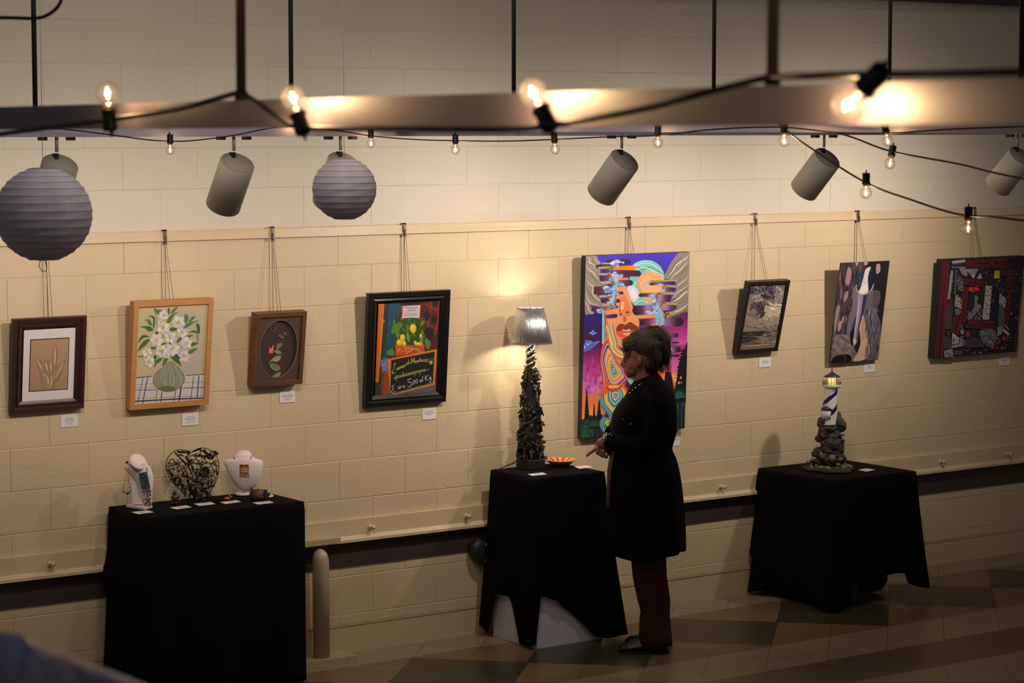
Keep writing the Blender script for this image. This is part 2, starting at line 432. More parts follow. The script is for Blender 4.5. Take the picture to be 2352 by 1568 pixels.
# near string, wrapped over the nearest track
NX = -5.765
N = empty('string_light', at(1245, 290, x=NX), 'nearest string light, black cord with four big glowing bulbs looped over the near track', 'string light')
cpx = [(-60,318),(0,308),(120,292),(247,275),(400,252),(480,232),(545,214),(570,222),(630,262),(684,291),(800,294),(1000,297),(1150,297),(1245,290),(1400,265),(1500,245),(1620,213),(1740,183),(1774,178),(1850,175),(1990,171),(2150,170),(2420,163)]
MB().tube(spline([at(x, y, x=NX+(.03 if 530<x<580 or 1700<x<1800 else 0)) for x, y in cpx], 5), .0042, 8).build('cord', M_cord, N)
M_fil2 = mat('near_filament', (255,200,130), .5, emit=(255,190,112), estr=60)
for sx, sy, bx, by, dm, en, xo in ((249,243,247,213,54,.7,-.005), (684,262,673,224,58,1.9,0), (1246,257,1224,212,67,2.1,0), (1993,196,1950,240,84,1.8,0)):
    c = at(sx, sy, x=NX+xo); e = at(bx, by, x=NX+xo); f = plane_through(c)
    R = dm/2*f.m*.98; d = (e-c).normalized()
    c2 = e - d*(.013*R/.0205+R)
    make_socket(N, c2, d, R, fil=M_fil2, energy=en)
# second string: along the wall track, then along the middle track
A = empty('string_light', at(1046, 330, x=-1.62), 'thin string light of small hanging bulbs strung under the wall track', 'string light')
Yp = -1.44; Xp = -1.63
Q = [at(60,293,y=Yp), at(150,297,y=Yp), at(250,309,y=Yp), at(340,321,y=Yp), at(391,324,y=Yp), at(440,323,y=Yp), at(530,312,y=Yp), at(650,291,y=Yp), at(760,298,y=Yp), at(852,312,y=Yp),
     at(950,320,x=Xp), at(1046,323,x=Xp), at(1160,324,x=Xp), at(1275,320,x=Xp), at(1400,314,x=Xp), at(1511,311,x=Xp), at(1640,297,x=Xp), at(1790,292,x=Xp), at(1920,304,x=Xp), at(2037,306,x=Xp), at(2200,296,x=Xp), at(2420,288,x=Xp)]
MB().tube(spline(Q, 5), .0028, 6).build('cord', M_cord, A)
for px, py, pl, dz in ((391,342,'y',0),(680,287,'y',0),(852,327,'y',0),(1046,341,'x',0),(1275,340,'x',.1),(1511,325,'x',0),(2039,321,'x',.3)):
    e = at(px, py+3, **({'y': Yp} if pl == 'y' else {'x': Xp})); d = Vector((dz*.7, -dz*.3, -1)).normalized(); R = .0205
    make_socket(A, e-d*(.013+R), d, R, energy=.35)
# third string: drooping cable to the right
B = empty('string_light', at(1990, 420, d=8.1), 'string light with three bulbs drooping steeply toward the right edge', 'string light')
Q = [at(1770,266,d=8.9), at(1801,296,d=8.6), at(1870,345,d=8.4), at(1990,420,d=8.1), at(2100,461,d=7.75), at(2170,484,d=7.55), at(2222,495,d=7.4), at(2290,499,d=7.2), at(2420,516,d=6.9)]
MB().tube(spline(Q, 6), .0034, 8).build('cord', M_cord, B)
for px, py, dd, e_ in ((1801,324,8.55,.9),(1989,443,8.1,.4),(2224,525,7.4,.4)):
    e = at(px, py, d=dd); make_socket(B, e-Vector((0,0,-1))*(.0335), (0,0,-1), .0205, energy=e_)
Cc = empty('string_light', at(2046, 350, d=8.8), 'string light with a single visible bulb sloping gently down at upper right', 'string light')
Q = [at(1840,278,d=9.3), at(1870,288,d=9.2), at(1960,316,d=9.0), at(2046,347,d=8.8), at(2200,376,d=8.5), at(2290,398,d=8.3), at(2420,424,d=8.05)]
MB().tube(spline(Q, 6), .0034, 8).build('cord', M_cord, Cc)
e = at(2044, 376, d=8.8); make_socket(Cc, e-Vector((-.25,0,-1)).normalized()*.0335, (-.25,0,-1), .0205, energy=.4)

# ------------------------------------------------------------------ paper lanterns
def lantern(c, R, lb, folds, tail):
    L = empty('paper_lantern', c, lb, 'paper lantern', 'paper lanterns hung from the track')
    n, m = 72, folds*4; rings = []
    for i in range(m+1):
        t = .23+(PI-.46)*i/m; ph = (i % 4)/4
        k = 1+.012*(1-abs(2*ph-1))
        rings.append([c+Vector((math.cos(a)*R*math.sin(t)*k, math.sin(a)*R*math.sin(t)*k, R*.98*math.cos(t)*k))*(1+.004*math.sin(5*a+i)) for a in [2*PI*q/n for q in range(n)]])
    MB().loft(rings, caps=False).build('shade', mat('grey_lantern_paper', (206, 197, 208), .85, bump=.3, bscale=14, var=.22, vscale=5, stretch=(1,1,.15)), L)
    rb = MB()
    for i in range(2, m, 4): rb.tube([rings[i][k] for k in range(0, n, 2)], .0012, 4, closed=True)
    rb.build('wire_rib', mat('rib_wire', (150,144,156), .6), L)
    MB().tube([c+Vector((0,0,R*.72)), c+Vector((0,0,R*.95)), Vector((c.x,c.y,2.9)), Vector((c.x, c.y, 4.018))], .0012, 6).build('hanging_line', mat('pale_line', (150,146,140), .6), L)
    MB().tube([c+Vector((math.cos(a)*R*.24, math.sin(a)*R*.24, R*.955)) for a in [2*PI*q/20 for q in range(20)]], .002, 6, closed=True).build('top_ring', MATS['rib_wire'], L)
    if tail:
        MB().tube(spline([c+Vector((-.012,0,-R*.93)), c+Vector((-.022,0,-R*1.06)), c+Vector((-.012,0,-R*1.16)), c+Vector((.0,0,-R*1.2)), c+Vector((.01,0,-R*1.12)), c+Vector((.0,0,-R*.95))], 4), .0015, 6).build('wire_loop', mat('pale_line', (150,146,140), .6), L)
c = at(100, 492, d=9.0); lantern(c, 110*plane_through(c).m, 'large grey round paper lantern hanging at the left edge', 16, True)
c = at(791, 434, d=9.5); lantern(c, 73*plane_through(c).m, 'small grey round paper lantern hanging in front of a spotlight', 13, False)
# conduit at upper left
C_ = empty('conduit', at(60, 40, d=5.5), 'dark metal conduit bending upward at the top left corner', 'conduit')
MB().tube(spline([at(-60,40,d=5.5), at(30,41,d=5.5), at(80,42,d=5.5), at(110,34,d=5.5), at(135,12,d=5.5), at(142,-20,d=5.5), at(143,-120,d=5.5)], 6), .0042, 10).build('tube', mat('conduit_metal', (44,41,38), .45, .4), C_)
# dark blue ledge in the foreground, lower left
a = at(-80, 1440, d=2.0); e = at(330, 1600, d=2.15); 
K = empty('handrail', (a+e)/2, 'blurred dark blue glossy handrail in the foreground, bottom left corner', 'handrail')
b = MB(); rings = []
dv = (e-a).normalized(); nn = Vector((0,0,1)); side = dv.cross(nn).normalized()
if side.dot(NH) > 0: side = -side
up = side.cross(dv).normalized(); up = up if up.z > 0 else -up
for i in range(25):
    p = a.lerp(e, i/24)
    rings.append([p+side*.0+up*(-.004), p+side*.004+up*0, p+side*.07+up*.004, p+side*.085-up*.004, p+side*.088-up*.06, p+side*.05-up*.12, p-up*.05])
b.loft(rings).build('rail', mat('dark_blue_gloss', (120, 130, 178), .3, bump=1.0, bscale=22, var=.5, vscale=16, coat=.5), K)
# ------------------------------------------------------------------ pictures
M_paint = mat('painted_surface', (255,255,255), .5, attr=True, bump=.05, bscale=120)
M_print = mat('printed_surface', (255,255,255), .35, attr=True)
class Frame:
    """local frame of a picture hung from the rail: u to the right, v up, n out of the wall; top leans forward"""
    def __init__(s, org, sc, TL, TR, BR, BL, dt, db):
        s.org, s.sc = org, sc
        P = [at(org[0]+q[0]/sc, org[1]+q[1]/sc, y=-d) for q, d in ((TL,dt),(TR,dt),(BR,db),(BL,db))]
        s.C = sum(P, Vector())/4; s.w = ((P[1].x-P[0].x)+(P[2].x-P[3].x))/2
        s.h = ((P[0].z-P[3].z)+(P[1].z-P[2].z))/2; s.h = math.hypot(s.h, dt-db)
        t = math.atan2(dt-db, s.h); s.U = Vector((1,0,0)); s.V = Vector((0,-math.sin(t), math.cos(t))); s.N = Vector((0,-math.cos(t),-math.sin(t)))
    def p(s, u, v, n=0): return s.C+s.U*u+s.V*v+s.N*n
    def px(s, x, y, n=0):
        """crop pixel -> (u, v) on the plane at height n"""
        r = ray(s.org[0]+x/s.sc, s.org[1]+y/s.sc); o = s.C+s.N*n
        k = (o-CAM).dot(s.N)/r.dot(s.N); q = CAM+r*k-o
        return q.dot(s.U), q.dot(s.V)
    def base(s): return s.p(0, -s.h/2, -.02)
def frame_bars(F, parent, fw, thick, m, profile=None, n0=0):
    """mitred frame; profile = [(across 0..1, height)] from outer edge to inner edge"""
    W, H = F.w/2, F.h/2; prof = profile or [(0,0),(.05,.0),(.95,0),(1,-.004)]
    prof = [(0,-thick)]+prof+[(1,-thick*.7)]
    b = MB(); rings = []
    for a, hgt in prof:
        d = a*fw; rings.append([F.p(-W+d,-H+d,hgt+n0), F.p(W-d,-H+d,hgt+n0), F.p(W-d,H-d,hgt+n0), F.p(-W+d,H-d,hgt+n0)])
    b.loft(rings, caps=False, smooth=False)
    b.add([F.p(x*W,y*H,-thick+n0) for x,y in ((-1,-1),(1,-1),(1,1),(-1,1))], [(3,2,1,0)])
    return b.build('frame', m, parent)
class Art:
    def __init__(s, F, n, quad, clip=True):
        s.F, s.n, s.b, s.k = F, n, MB(), 0
        c = [F.px(*q, n) for q in quad]
        s.u0 = (c[0][0]+c[3][0])/2; s.u1 = (c[1][0]+c[2][0])/2; s.v1 = (c[0][1]+c[1][1])/2; s.v0 = (c[2][1]+c[3][1])/2
    def uv(s, x, y):
        u, v = s.F.px(x, y, s.n); return min(max(u, s.u0), s.u1), min(max(v, s.v0), s.v1)
    def raw(s, uvs, faces, cols):
        s.k += 1; z = s.n+s.k*7e-6
        s.b.add([s.F.p(u, v, z) for u, v in uvs], faces, cols)
    def bg(s, top, bot, mid=None):
        ys = [0,.5,1] if mid else [0,1]; cs = [top, mid, bot] if mid else [top, bot]
        uv = []; co = []
        for t, c in zip(ys, cs):
            v = s.v1+(s.v0-s.v1)*t; uv += [(s.u0,v),(s.u1,v)]; co += [c, c]
        s.raw(uv, [(2*i+2,2*i+3,2*i+1,2*i) for i in range(len(ys)-1)], co)
    def poly(s, pts, col, smooth=0):
        if smooth: pts = [(q.x, q.y) for q in spline([(x,y,0) for x,y in pts], smooth, True)]
        uv = [s.uv(*q) for q in pts]
        tri = tessellate_polygon([[Vector((u,v,0)) for u,v in uv]])
        c = [col(*q) for q in pts] if callable(col) else [col]*len(pts)
        fs = []
        for t in tri:
            a, b_, c_ = [Vector(uv[i]) for i in t]
            ar = (b_-a).cross(c_-a) if hasattr(b_-a,'cross') else 0
            ar = (b_.x-a.x)*(c_.y-a.y)-(b_.y-a.y)*(c_.x-a.x)
            fs.append(t if ar > 0 else (t[0],t[2],t[1]))
        s.raw(uv, fs, c)
    def blob(s, pts, col): s.poly(pts, col, 5)
    def line(s, pts, w_, col, n=5, taper=False):
        P = spline([(x,y,0) for x,y in pts], n) if len(pts) > 2 else [Vector((x,y,0)) for x,y in pts]
        L, R = [], []; m = len(P)
        for i, q in enumerate(P):
            d = P[min(i+1,m-1)]-P[max(i-1,0)]; d = d.normalized() if d.length else Vector((1,0,0)); nn = Vector((-d.y,d.x,0))
            k = w_/2*((math.sin(PI*(i+.3)/(m-.4)) if taper == 1 else (1-i/m*.85) if taper == 2 else 1))
            L.append(q+nn*k); R.append(q-nn*k)
        uv = [s.uv(q.x,q.y) for q in L]+[s.uv(q.x,q.y) for q in R]
        c = [col(q.x,q.y) for q in P]*2 if callable(col) else [col]*(2*m)
        s.raw(uv, [(i,m+i,m+i+1,i+1) for i in range(m-1)], c)
    def ell(s, cx, cy, rx, ry, col, rot=0, n=24):
        a0 = math.radians(rot); c_, s_ = math.cos(a0), math.sin(a0)
        s.poly([(cx+rx*math.cos(t)*c_-ry*math.sin(t)*s_, cy+rx*math.cos(t)*s_+ry*math.sin(t)*c_) for t in [2*PI*k/n for k in range(n)]], col)
    def ring(s, cx, cy, rx, ry, w_, col, rot=0):
        a0 = math.radians(rot); c_, s_ = math.cos(a0), math.sin(a0)
        P = [(cx+rx*math.cos(t)*c_-ry*math.sin(t)*s_, cy+rx*math.cos(t)*s_+ry*math.sin(t)*c_) for t in [2*PI*k/20 for k in range(21)]]
        s.line(P, w_, col, 2)
    def pill(s, x0, y0, x1, y1, h, cols, round0=True, round1=True):
        """horizontal bar with round ends and a colour run along it"""
        N_ = 14; top, bot = [], []
        for i in range(N_+1):
            t = i/N_; x = x0+(x1-x0)*t; y = y0+(y1-y0)*t; hh = h/2; r = h/2
            dl = abs(x-x0); dr = abs(x1-x)
            if round0 and dl < r: hh = math.sqrt(max(r*r-(r-dl)**2, 0))
            if round1 and dr < r: hh = min(hh, math.sqrt(max(r*r-(r-dr)**2, 0)))
            top.append((x,y-hh)); bot.append((x,y+hh))
        def cc(t):
            q = t*(len(cols)-1); i = min(int(q), len(cols)-2); f = q-i
            return tuple(cols[i][j]*(1-f)+cols[i+1][j]*f for j in range(3))
        uv = [s.uv(*q) for q in top]+[s.uv(*q) for q in bot]; co = [cc(i/N_) for i in range(N_+1)]*2
        s.raw(uv, [(i,N_+1+i,N_+2+i,i+1) for i in range(N_)], co)
    def build(s, name, m, parent): return s.b.build(name, m, parent)
R_ = random.Random(3)

def hanger(px, ytop, F, n_w, lb, two=True, spread=.02):
    """hook clipped over the picture rail with wires down to a picture"""
    c = at(px, ytop, y=-.018); x = c.x
    H = empty('picture_hook', (x, -.02, 2.235), lb, 'picture hook', 'picture hooks on the rail')
    hm = mat('zinc_hook', (120,112,100), .35, .7)
    b = MB(); b.box((x-.008,-.027,2.172), (x+.008,-.0215,2.243)); b.box((x-.008,-.027,2.237),(x+.008,-.001,2.243))
    b.box((x-.004,-.036,2.178),(x+.004,-.027,2.190)); b.box((x-.004,-.036,2.19),(x+.004,-.033,2.212)); b.build('clip', hm, H)
    tp = F.p(0, F.h/2, -.012); 
    xs = F.C.x
    wm = mat('steel_wire', (84,72,56), .5, .5)
    for i, s_ in enumerate((-1, 1)):
        if not two and s_ == -1 : pass
        q = Vector((xs*.15+x*.85+s_*spread*.5, tp.y+.01, tp.z-.03))
        MB().tube([(x+s_*.004,-.031,2.185), Vector((x+s_*.005,-.03,2.15)), q], .0011, 5).build('wire', wm, H)
    for s_ in (-1, 1):
        MB().tube([(x+s_*.010,-.004,2.18), (x+s_*.010+.0, -.004, tp.z-.06)], .0009, 5).build('wire', wm, H)
    return H

def wall_label(px, py, wpx, hpx, lb, lines=4):
    f = at(px, py, y=-.002); k = (f-CAM).dot(FWD)/F_PX; W = wpx*k/math.cos(YAW-math.atan((px-1176)/F_PX)*-1)*1.0
    W = at(px+wpx/2, py, y=-.002).x-at(px-wpx/2, py, y=-.002).x; H = at(px, py-hpx/2, y=-.002).z-at(px, py+hpx/2, y=-.002).z
    E_ = empty('wall_label', f, lb, 'label card', 'white label cards beside the pictures')
    MB().box((f.x-W/2,-.0035,f.z-H/2),(f.x+W/2,.0,f.z+H/2)).build('card', mat('label_card', (226,218,214), .7), E_)
    b = MB()
    for i in range(lines):
        ww = W*R_.uniform(.16,.32)*(1.3 if i == 1 else 1); z = f.z+H*(.24-.16*i); t = .0016 if i == 1 else .001
        x = f.x-ww
        while x < f.x+ww:
            l = R_.uniform(.003,.007); b.box((x,-.0042,z-t),(min(x+l, f.x+ww),-.0036,z+t)); x += l+.0018
    b.build('printed_lines', mat('label_ink', (120,112,108), .8), E_)

# ---- 1 hand drawing --------------------------------------------------------
F = Frame((10,710), 5.6, (120,130), (1065,90), (1035,1275), (88,1350), .085, .034)
P1 = empty('framed_picture', F.base(), 'dark wood framed chalk drawing of a hand signing, with wide white mat', 'framed picture')
frame_bars(F, P1, .052, .03, mat('dark_walnut', (58,34,26), .35, bump=.1, var=.2, vscale=20), [(0,-.008),(.06,0),(.35,-.001),(.55,-.012),(.66,-.004),(.78,-.010),(1,-.016)])
A = Art(F, -.018, [(250,270),(922,236),(900,1148),(230,1195)])
A.bg((220,208,206), (226,214,210)); A.build('mat_board', M_paint, P1)
A = Art(F, -.0175, [(330,388),(838,362),(818,1030),(316,1064)])
A.bg((60,30,28), (60,30,28)); 
q = A; 
A2 = Art(F, -.017, [(342,400),(828,375),(810,1022),(328,1052)])
A2.bg((176,140,108), (168,132,98)); A = A2
SH, SK, HI = (120,94,68), (158,132,102), (196,172,142)
for pts in ([(470,1030),(480,960),(455,820),(400,640),(395,600),(430,620),(480,700),(515,780),(510,690),(520,655),(560,660),(575,720),(560,680),(570,650),(610,650),(625,700),(640,560),(650,465),(670,480),(672,600),(665,740),(680,770),(760,650),(780,655),(740,760),(690,890),(640,935),(622,1025)],):
    A.blob([(x+6,y+8) for x,y in pts], SH); A.blob(pts, SK)
for l in ([(408,620),(450,700),(490,790)], [(535,680),(545,740),(560,800)], [(595,670),(600,740),(600,810)], [(655,490),(655,600),(650,720)], [(765,665),(720,780),(650,880)], [(500,830),(560,900),(560,1000)], [(600,850),(610,930),(590,1010)]):
    A.line(l, 20, HI, taper=1)
for l in ([(500,690),(520,760),(550,830),(590,830)], [(560,680),(575,760),(590,820)], [(622,700),(622,770),(600,830)], [(395,600),(430,720),(470,850),(480,960),(468,1030)], [(672,480),(676,600),(668,740),(700,730),(770,650)], [(782,660),(700,890),(640,940),(622,1030)], [(640,470),(618,620),(610,660)], [(420,612),(470,690),(500,690)]):
    A.line(l, 7, SH, taper=1)
q.build('inner_border', M_paint, P1); A.build('drawing', M_paint, P1)
MB().add([F.p(x,y,-.0155) for x,y in ((-F.w/2+.05,-F.h/2+.05),(F.w/2-.05,-F.h/2+.05),(F.w/2-.05,F.h/2-.05),(-F.w/2+.05,F.h/2-.05))],[(0,1,2,3)]) 
hanger(105, 552, F, 2, 'small metal picture hook whose wires drop below the large lantern')

# ---- 2 flowers --------------------------------------------------------------
F = Frame((280,670), 5.41, (160,122), (1152,90), (1070,1395), (93,1475), .112, .046)
P2 = empty('framed_picture', F.base(), 'light wood framed painting of white lilies in a glass vase on checked cloth', 'framed picture')
frame_bars(F, P2, .027, .045, mat('light_maple', (190,134,80), .45, bump=.1, var=.1, vscale=9, stretch=(1,1,8)), [(0,0),(.96,0),(1,-.002)])
A = Art(F, -.010, [(205,183),(1100,137),(1030,1350),(145,1420)])
A.bg((196,178,132), (206,178,138), (200,180,140))
A.poly([(780,250),(1095,140),(1060,1030),(800,1040)], lambda x,y: (196,184,158) if x < 900 else (192,176,130))
A.blob([(690,300),(900,260),(1000,500),(960,950),(760,1000)], (190,176,156))
A.poly([(150,1070),(390,1045),(780,1040),(1048,1022),(1040,1360),(140,1425)], (208,200,196))
NV, YG, GN = (58,62,100), (168,164,84), (74,90,74)
for l, w_, c in ([[(160,1070),(380,1048)],14,(110,104,110)], [[(790,1040),(1040,1022)],12,(110,104,110)], [[(150,1155),(400,1140)],8,YG], [[(760,1130),(1040,1115)],8,YG], [[(150,1190),(400,1180)],7,YG],
                 [[(760,1195),(1040,1188)],9,NV], [[(150,1222),(440,1215)],9,(96,90,120)], [[(150,1325),(1035,1288)],8,YG], [[(145,1362),(480,1342),(720,1330),(1035,1318)],18,NV], [[(150,1402),(1030,1345)],14,(206,190,100)],
                 [[(265,1070),(225,1240),(190,1410)],8,GN], [[(322,1062),(290,1210),(255,1405)],11,NV], [[(440,1215),(412,1395)],8,GN], [[(498,1240),(480,1385)],11,NV], [[(672,1215),(640,1380)],9,GN], [[(738,1175),(708,1370)],17,NV], [[(893,1045),(850,1360)],9,GN], [[(957,1040),(935,1315)],16,(96,96,130)]):
    A.line(l, w_, c, 3)
G1, G2, G3 = (64,104,56), (82,122,58), (52,84,64)
for pts, c in (([(400,195),(440,220),(490,225),(480,270),(430,275),(405,240)],G2), ([(575,200),(595,215),(590,280),(568,260)],G3), ([(700,182),(640,210),(600,270),(640,255),(680,215)],G2), ([(705,255),(640,265),(580,320),(555,385),(600,380),(635,320),(655,280)],G2),
      ([(332,305),(370,295),(410,330),(400,460),(385,420),(392,350),(370,315)],G3), ([(280,355),(320,340),(355,370),(370,420),(330,400),(320,360)],G1), ([(215,432),(270,425),(350,430),(390,480),(330,490),(280,450)],G1), ([(205,640),(220,580),(270,535),(350,560),(290,565),(235,600)],G1), ([(195,745),(230,660),(290,600),(350,590),(300,660),(240,710)],G1), ([(190,800),(260,795),(330,775),(300,795),(230,812)],G2),
      ([(780,280),(815,290),(825,340),(790,400),(778,340)],G2), ([(915,302),(860,320),(825,380),(870,360)],G2), ([(955,355),(880,370),(800,400),(760,470),(820,440),(880,390)],G2), ([(930,390),(965,420),(968,520),(940,490),(925,430)],G3), ([(830,510),(880,480),(950,490),(940,515),(870,505)],G1), ([(785,580),(810,540),(885,535),(850,565)],G2), ([(945,500),(930,560),(950,615),(940,560)],G3), ([(835,660),(880,630),(955,635),(900,665),(850,685)],G1), ([(820,760),(850,720),(940,700),(890,750),(850,770)],G2),
      ([(590,480),(610,445),(660,445),(690,470),(630,490)],G1), ([(680,640),(700,580),(755,565),(720,610)],G1), ([(480,670),(500,640),(560,630),(530,655)],G1), ([(350,710),(370,685),(430,690),(400,715)],G1), ([(400,940),(420,860),(500,800),(490,850),(430,900)],G1), ([(505,960),(515,850),(570,780),(580,820),(540,900)],G2), ([(605,805),(680,800),(720,870),(740,930),(690,890),(640,850)],G1), ([(400,870),(395,800),(430,790),(425,840)],G3), ([(650,790),(690,750),(740,790),(720,830)],G3), ([(430,540),(415,510),(440,490),(450,520)],G3), ([(585,600),(600,610),(610,670),(590,650)],G3)):
    A.blob(pts, c); A.line([pts[0], pts[len(pts)//2]], 4, (110,140,80))
A.line([(515,320),(510,430),(512,570)], 6, G3); A.line([(415,280),(430,350),(440,420)], 5, G3)
# vase
A.blob([(530,900),(500,950),(420,1010),(385,1090),(410,1170),(480,1220),(560,1238),(650,1225),(740,1170),(778,1080),(750,1000),(700,940),(650,880),(600,860)], (150,146,112))
A.blob([(550,900),(470,1000),(460,1100),(520,1190),(620,1200),(700,1130),(720,1040),(660,930)], (164,160,132))
for i in range(26):
    x = 470+i*10; A.line([(600+(x-600)*.3,890), (x, 1000+R_.uniform(-30,30)), (x+R_.uniform(-20,20),1130), (600+(x-600)*.6,1200)], 6, R_.choice([(196,196,184),(120,128,84),(112,120,124),(140,150,150),(96,112,64)]), taper=1)
A.blob([(460,1190),(560,1165),(660,1190),(640,1225),(560,1236),(480,1222)], (104,118,60))
A.line([(385,1090),(410,1170),(480,1220),(560,1238),(650,1225),(740,1170),(778,1080),(750,1000),(690,930)], 7, (104,106,76)); A.line([(500,950),(420,1010),(385,1090)], 7, (110,112,80))
def lily(cx, cy, r, rot=0):
    for k in range(6):
        a = rot+k*PI/3+R_.uniform(-.15,.15); e = (cx+math.cos(a)*r, cy+math.sin(a)*r); 
        n_ = (-math.sin(a)*r*.34, math.cos(a)*r*.34); mm = (cx+math.cos(a)*r*.6, cy+math.sin(a)*r*.6)
        A.blob([(cx,cy),(mm[0]+n_[0],mm[1]+n_[1]),e,(mm[0]-n_[0],mm[1]-n_[1])], R_.choice([(222,214,216),(230,224,216),(206,196,208)]))
    for k in range(9):
        a = R_.uniform(0, 2*PI); q = r*R_.uniform(.25,.5); A.line([(cx,cy),(cx+math.cos(a)*q, cy+math.sin(a)*q)], 9, R_.choice([(206,176,50),(178,140,30),(216,192,90)]))
for cx, cy, r in ((518,288,62),(512,440,84),(700,375,86),(745,505,70),(432,598,88),(600,560,80),(795,635,82),(495,740,84),(632,710,90),(772,795,80),(310,750,66),(340,870,72),(470,370,34),(560,790,40)): lily(cx, cy, r, R_.uniform(0,1))
A.build('canvas', M_paint, P2); hanger(378, 545, F, 2, 'small metal picture hook above the lily painting')

# ---- 3 butterfly shadow box ------------------------------------------------
F = Frame((550,700), 6.818, (278,150), (1068,96), (985,1238), (200,1290), .108, .056)
P3 = empty('framed_picture', F.base(), 'small brown shadow box with oval opening, butterflies and a pink flower', 'framed picture')
frame_bars(F, P3, .024, .055, mat('brown_oak', (96,62,36), .45, bump=.15, var=.2, vscale=15), [(0,-.002),(.06,0),(.9,0),(1,-.003)])
# mat with an oval hole and a deeper ground behind it
cu, cv = F.px(612,688,-.01); ru = abs(F.px(905,688,-.01)[0]-F.px(318,688,-.01)[0])/2; rv = abs(F.px(612,243,-.01)[1]-F.px(612,1135,-.01)[1])/2
b = MB(); n = 64; W, H = F.w/2-.02, F.h/2-.02; vi, vo, vd = [], [], []
for k in range(n):
    a = 2*PI*k/n; c_, s_ = math.cos(a), math.sin(a); vi.append(F.p(cu+ru*c_, cv+rv*s_, -.010)); vd.append(F.p(cu+ru*c_, cv+rv*s_, -.024))
    t = min(W/abs(c_) if abs(c_) > 1e-6 else 9, H/abs(s_) if abs(s_) > 1e-6 else 9); vo.append(F.p(c_*t, s_*t, -.010))
b.loft([vo, vi], caps=False, smooth=False); b.loft([vi, vd], caps=False, smooth=True)
b.build('mat_board', mat('brown_felt', (80,56,48), .85, bump=.2), P3)
MB().add([F.p(cu+x*(ru+.005), cv+y*(rv+.005), -.024) for x,y in ((-1,-1),(1,-1),(1,1),(-1,1))], [(0,1,2,3)]).build('ground', mat('dark_felt', (64,44,38), .9), P3)
MB().tube([F.p(cu+ru*math.cos(a), cv+rv*math.sin(a), -.009) for a in [2*PI*k/56 for k in range(56)]], .0008, 5, closed=True).build('oval_edge', mat('pale_bevel', (176,164,152), .4), P3)
A = Art(F, -.021, [(280,180),(1010,150),(940,1200),(210,1240)])
LG = (136,142,112)
for pts, c in (([(545,715),(600,705),(655,735),(650,765),(600,772),(555,745)],LG), ([(640,795),(645,840),(590,890),(500,885),(470,925),(480,880),(560,810)],(150,156,120)), ([(475,925),(550,920),(620,955),(640,1000),(600,1035),(540,1030),(490,985)],(120,128,98)), ([(640,1045),(635,1100),(600,1130),(515,1128),(560,1080)],LG)):
    A.blob(pts, c); A.line([pts[0], pts[3]], 5, (88,98,70))
for i in range(30):
    A.line([(R_.uniform(500,620), R_.uniform(940,1010))]*1+[(R_.uniform(500,620), R_.uniform(940,1010))], 3, (84,92,66)) if i < 8 else None
A.line([(480,925),(500,960)], 5, LG); A.line([(660,765),(665,790),(640,810)], 5, LG)
for cx, cy, r in ((525,655,22),(480,695,26),(515,700,26),(470,738,24),(510,742,24),(495,720,20)): A.ell(cx, cy, r*.7, r*1.1, R_.choice([(224,104,90),(232,130,116),(214,88,80)]), R_.uniform(0,90))
A.blob([(560,640),(600,600),(630,620),(610,680),(570,690)], (104,44,46)); A.blob([(600,620),(650,590),(668,610),(640,660),(600,700),(575,705)], (120,96,84))
for l in ([(600,600),(580,690)],[(620,612),(590,700)],[(650,590),(668,610),(640,660),(590,705)],[(640,600),(620,670)]): A.line(l, 4, (170,150,140))
BR_ = (128,96,84)
for l in ([(540,310),(545,330)],[(500,345),(490,380),(525,405),(562,385),(565,345)],[(610,470),(640,500),(660,520),(685,520),(690,495)],[(680,420),(720,440),(735,465),(715,475)],[(620,460),(650,480),(690,460),(700,430)]): A.line(l, 9, BR_)
A.ell(527,355,24,22,(60,42,38)); A.ell(633,482,24,18,BR_,30); A.ell(672,508,20,16,(140,112,98)); A.ell(712,450,18,22,(112,82,72)); A.ell(640,480,8,8,(60,42,38))
A.build('pressed_flower', M_paint, P3); hanger(625, 535, F, 2, 'small metal picture hook above the small butterfly shadow box')

# ---- 4 lemons ---------------------------------------------------------------
F = Frame((830,650), 5.0565, (95,118), (1045,80), (985,1380), (40,1455), .082, .034)
P4 = empty('framed_picture', F.base(), 'black framed painting of potted lemons above a chalkboard price sign', 'framed picture')
frame_bars(F, P4, .060, .03, mat('black_frame', (20,19,19), .28, coat=.2), [(0,-.006),(.05,0),(.4,0),(.55,-.008),(.7,-.004),(.85,-.010),(1,-.016)])
A = Art(F, -.0165, [(200,235),(925,205),(885,1270),(155,1325)])
A.bg((78,32,18), (60,36,26))
A.poly([(265,235),(465,220),(455,420),(380,720),(300,880),(230,900)], lambda x,y: (22,72,84))
A.poly([(265,235),(330,230),(290,700),(235,900),(220,900),(240,500)], (40,52,54))
for l in ([(340,240),(310,700)],[(390,240),(350,600)],[(430,240),(420,420)]): A.line(l, 16, (28,84,90), 3)
A.poly([(460,222),(700,212),(690,280),(460,290)], (34,22,26))
for l, w_ in (([(740,240),(830,290),(920,330)],22), ([(810,210),(800,330),(770,520)],18), ([(720,420),(780,480),(900,540)],20), ([(900,210),(890,420),(850,600)],22), ([(720,520),(830,560)],14), ([(930,200),(900,700)],20)): A.line(l, w_, (128,44,22))
for q in ((760,380,40,50),(845,420,36,44),(780,590,60,60),(860,240,36,30)): A.ell(*q, (32,20,22))
A.blob([(740,520),(830,540),(820,640),(770,680),(740,620)], (34,22,24))
A.poly([(200,235),(268,232),(235,720),(200,1150),(158,1150),(180,700)], (206,104,26)); A.line([(205,300),(180,1100)], 9, (176,80,20), 2); A.line([(255,300),(215,900)], 7, (232,140,40), 2)
A.ell(243,375,12,16,(120,110,110)); A.ell(262,445,12,12,(170,120,90))
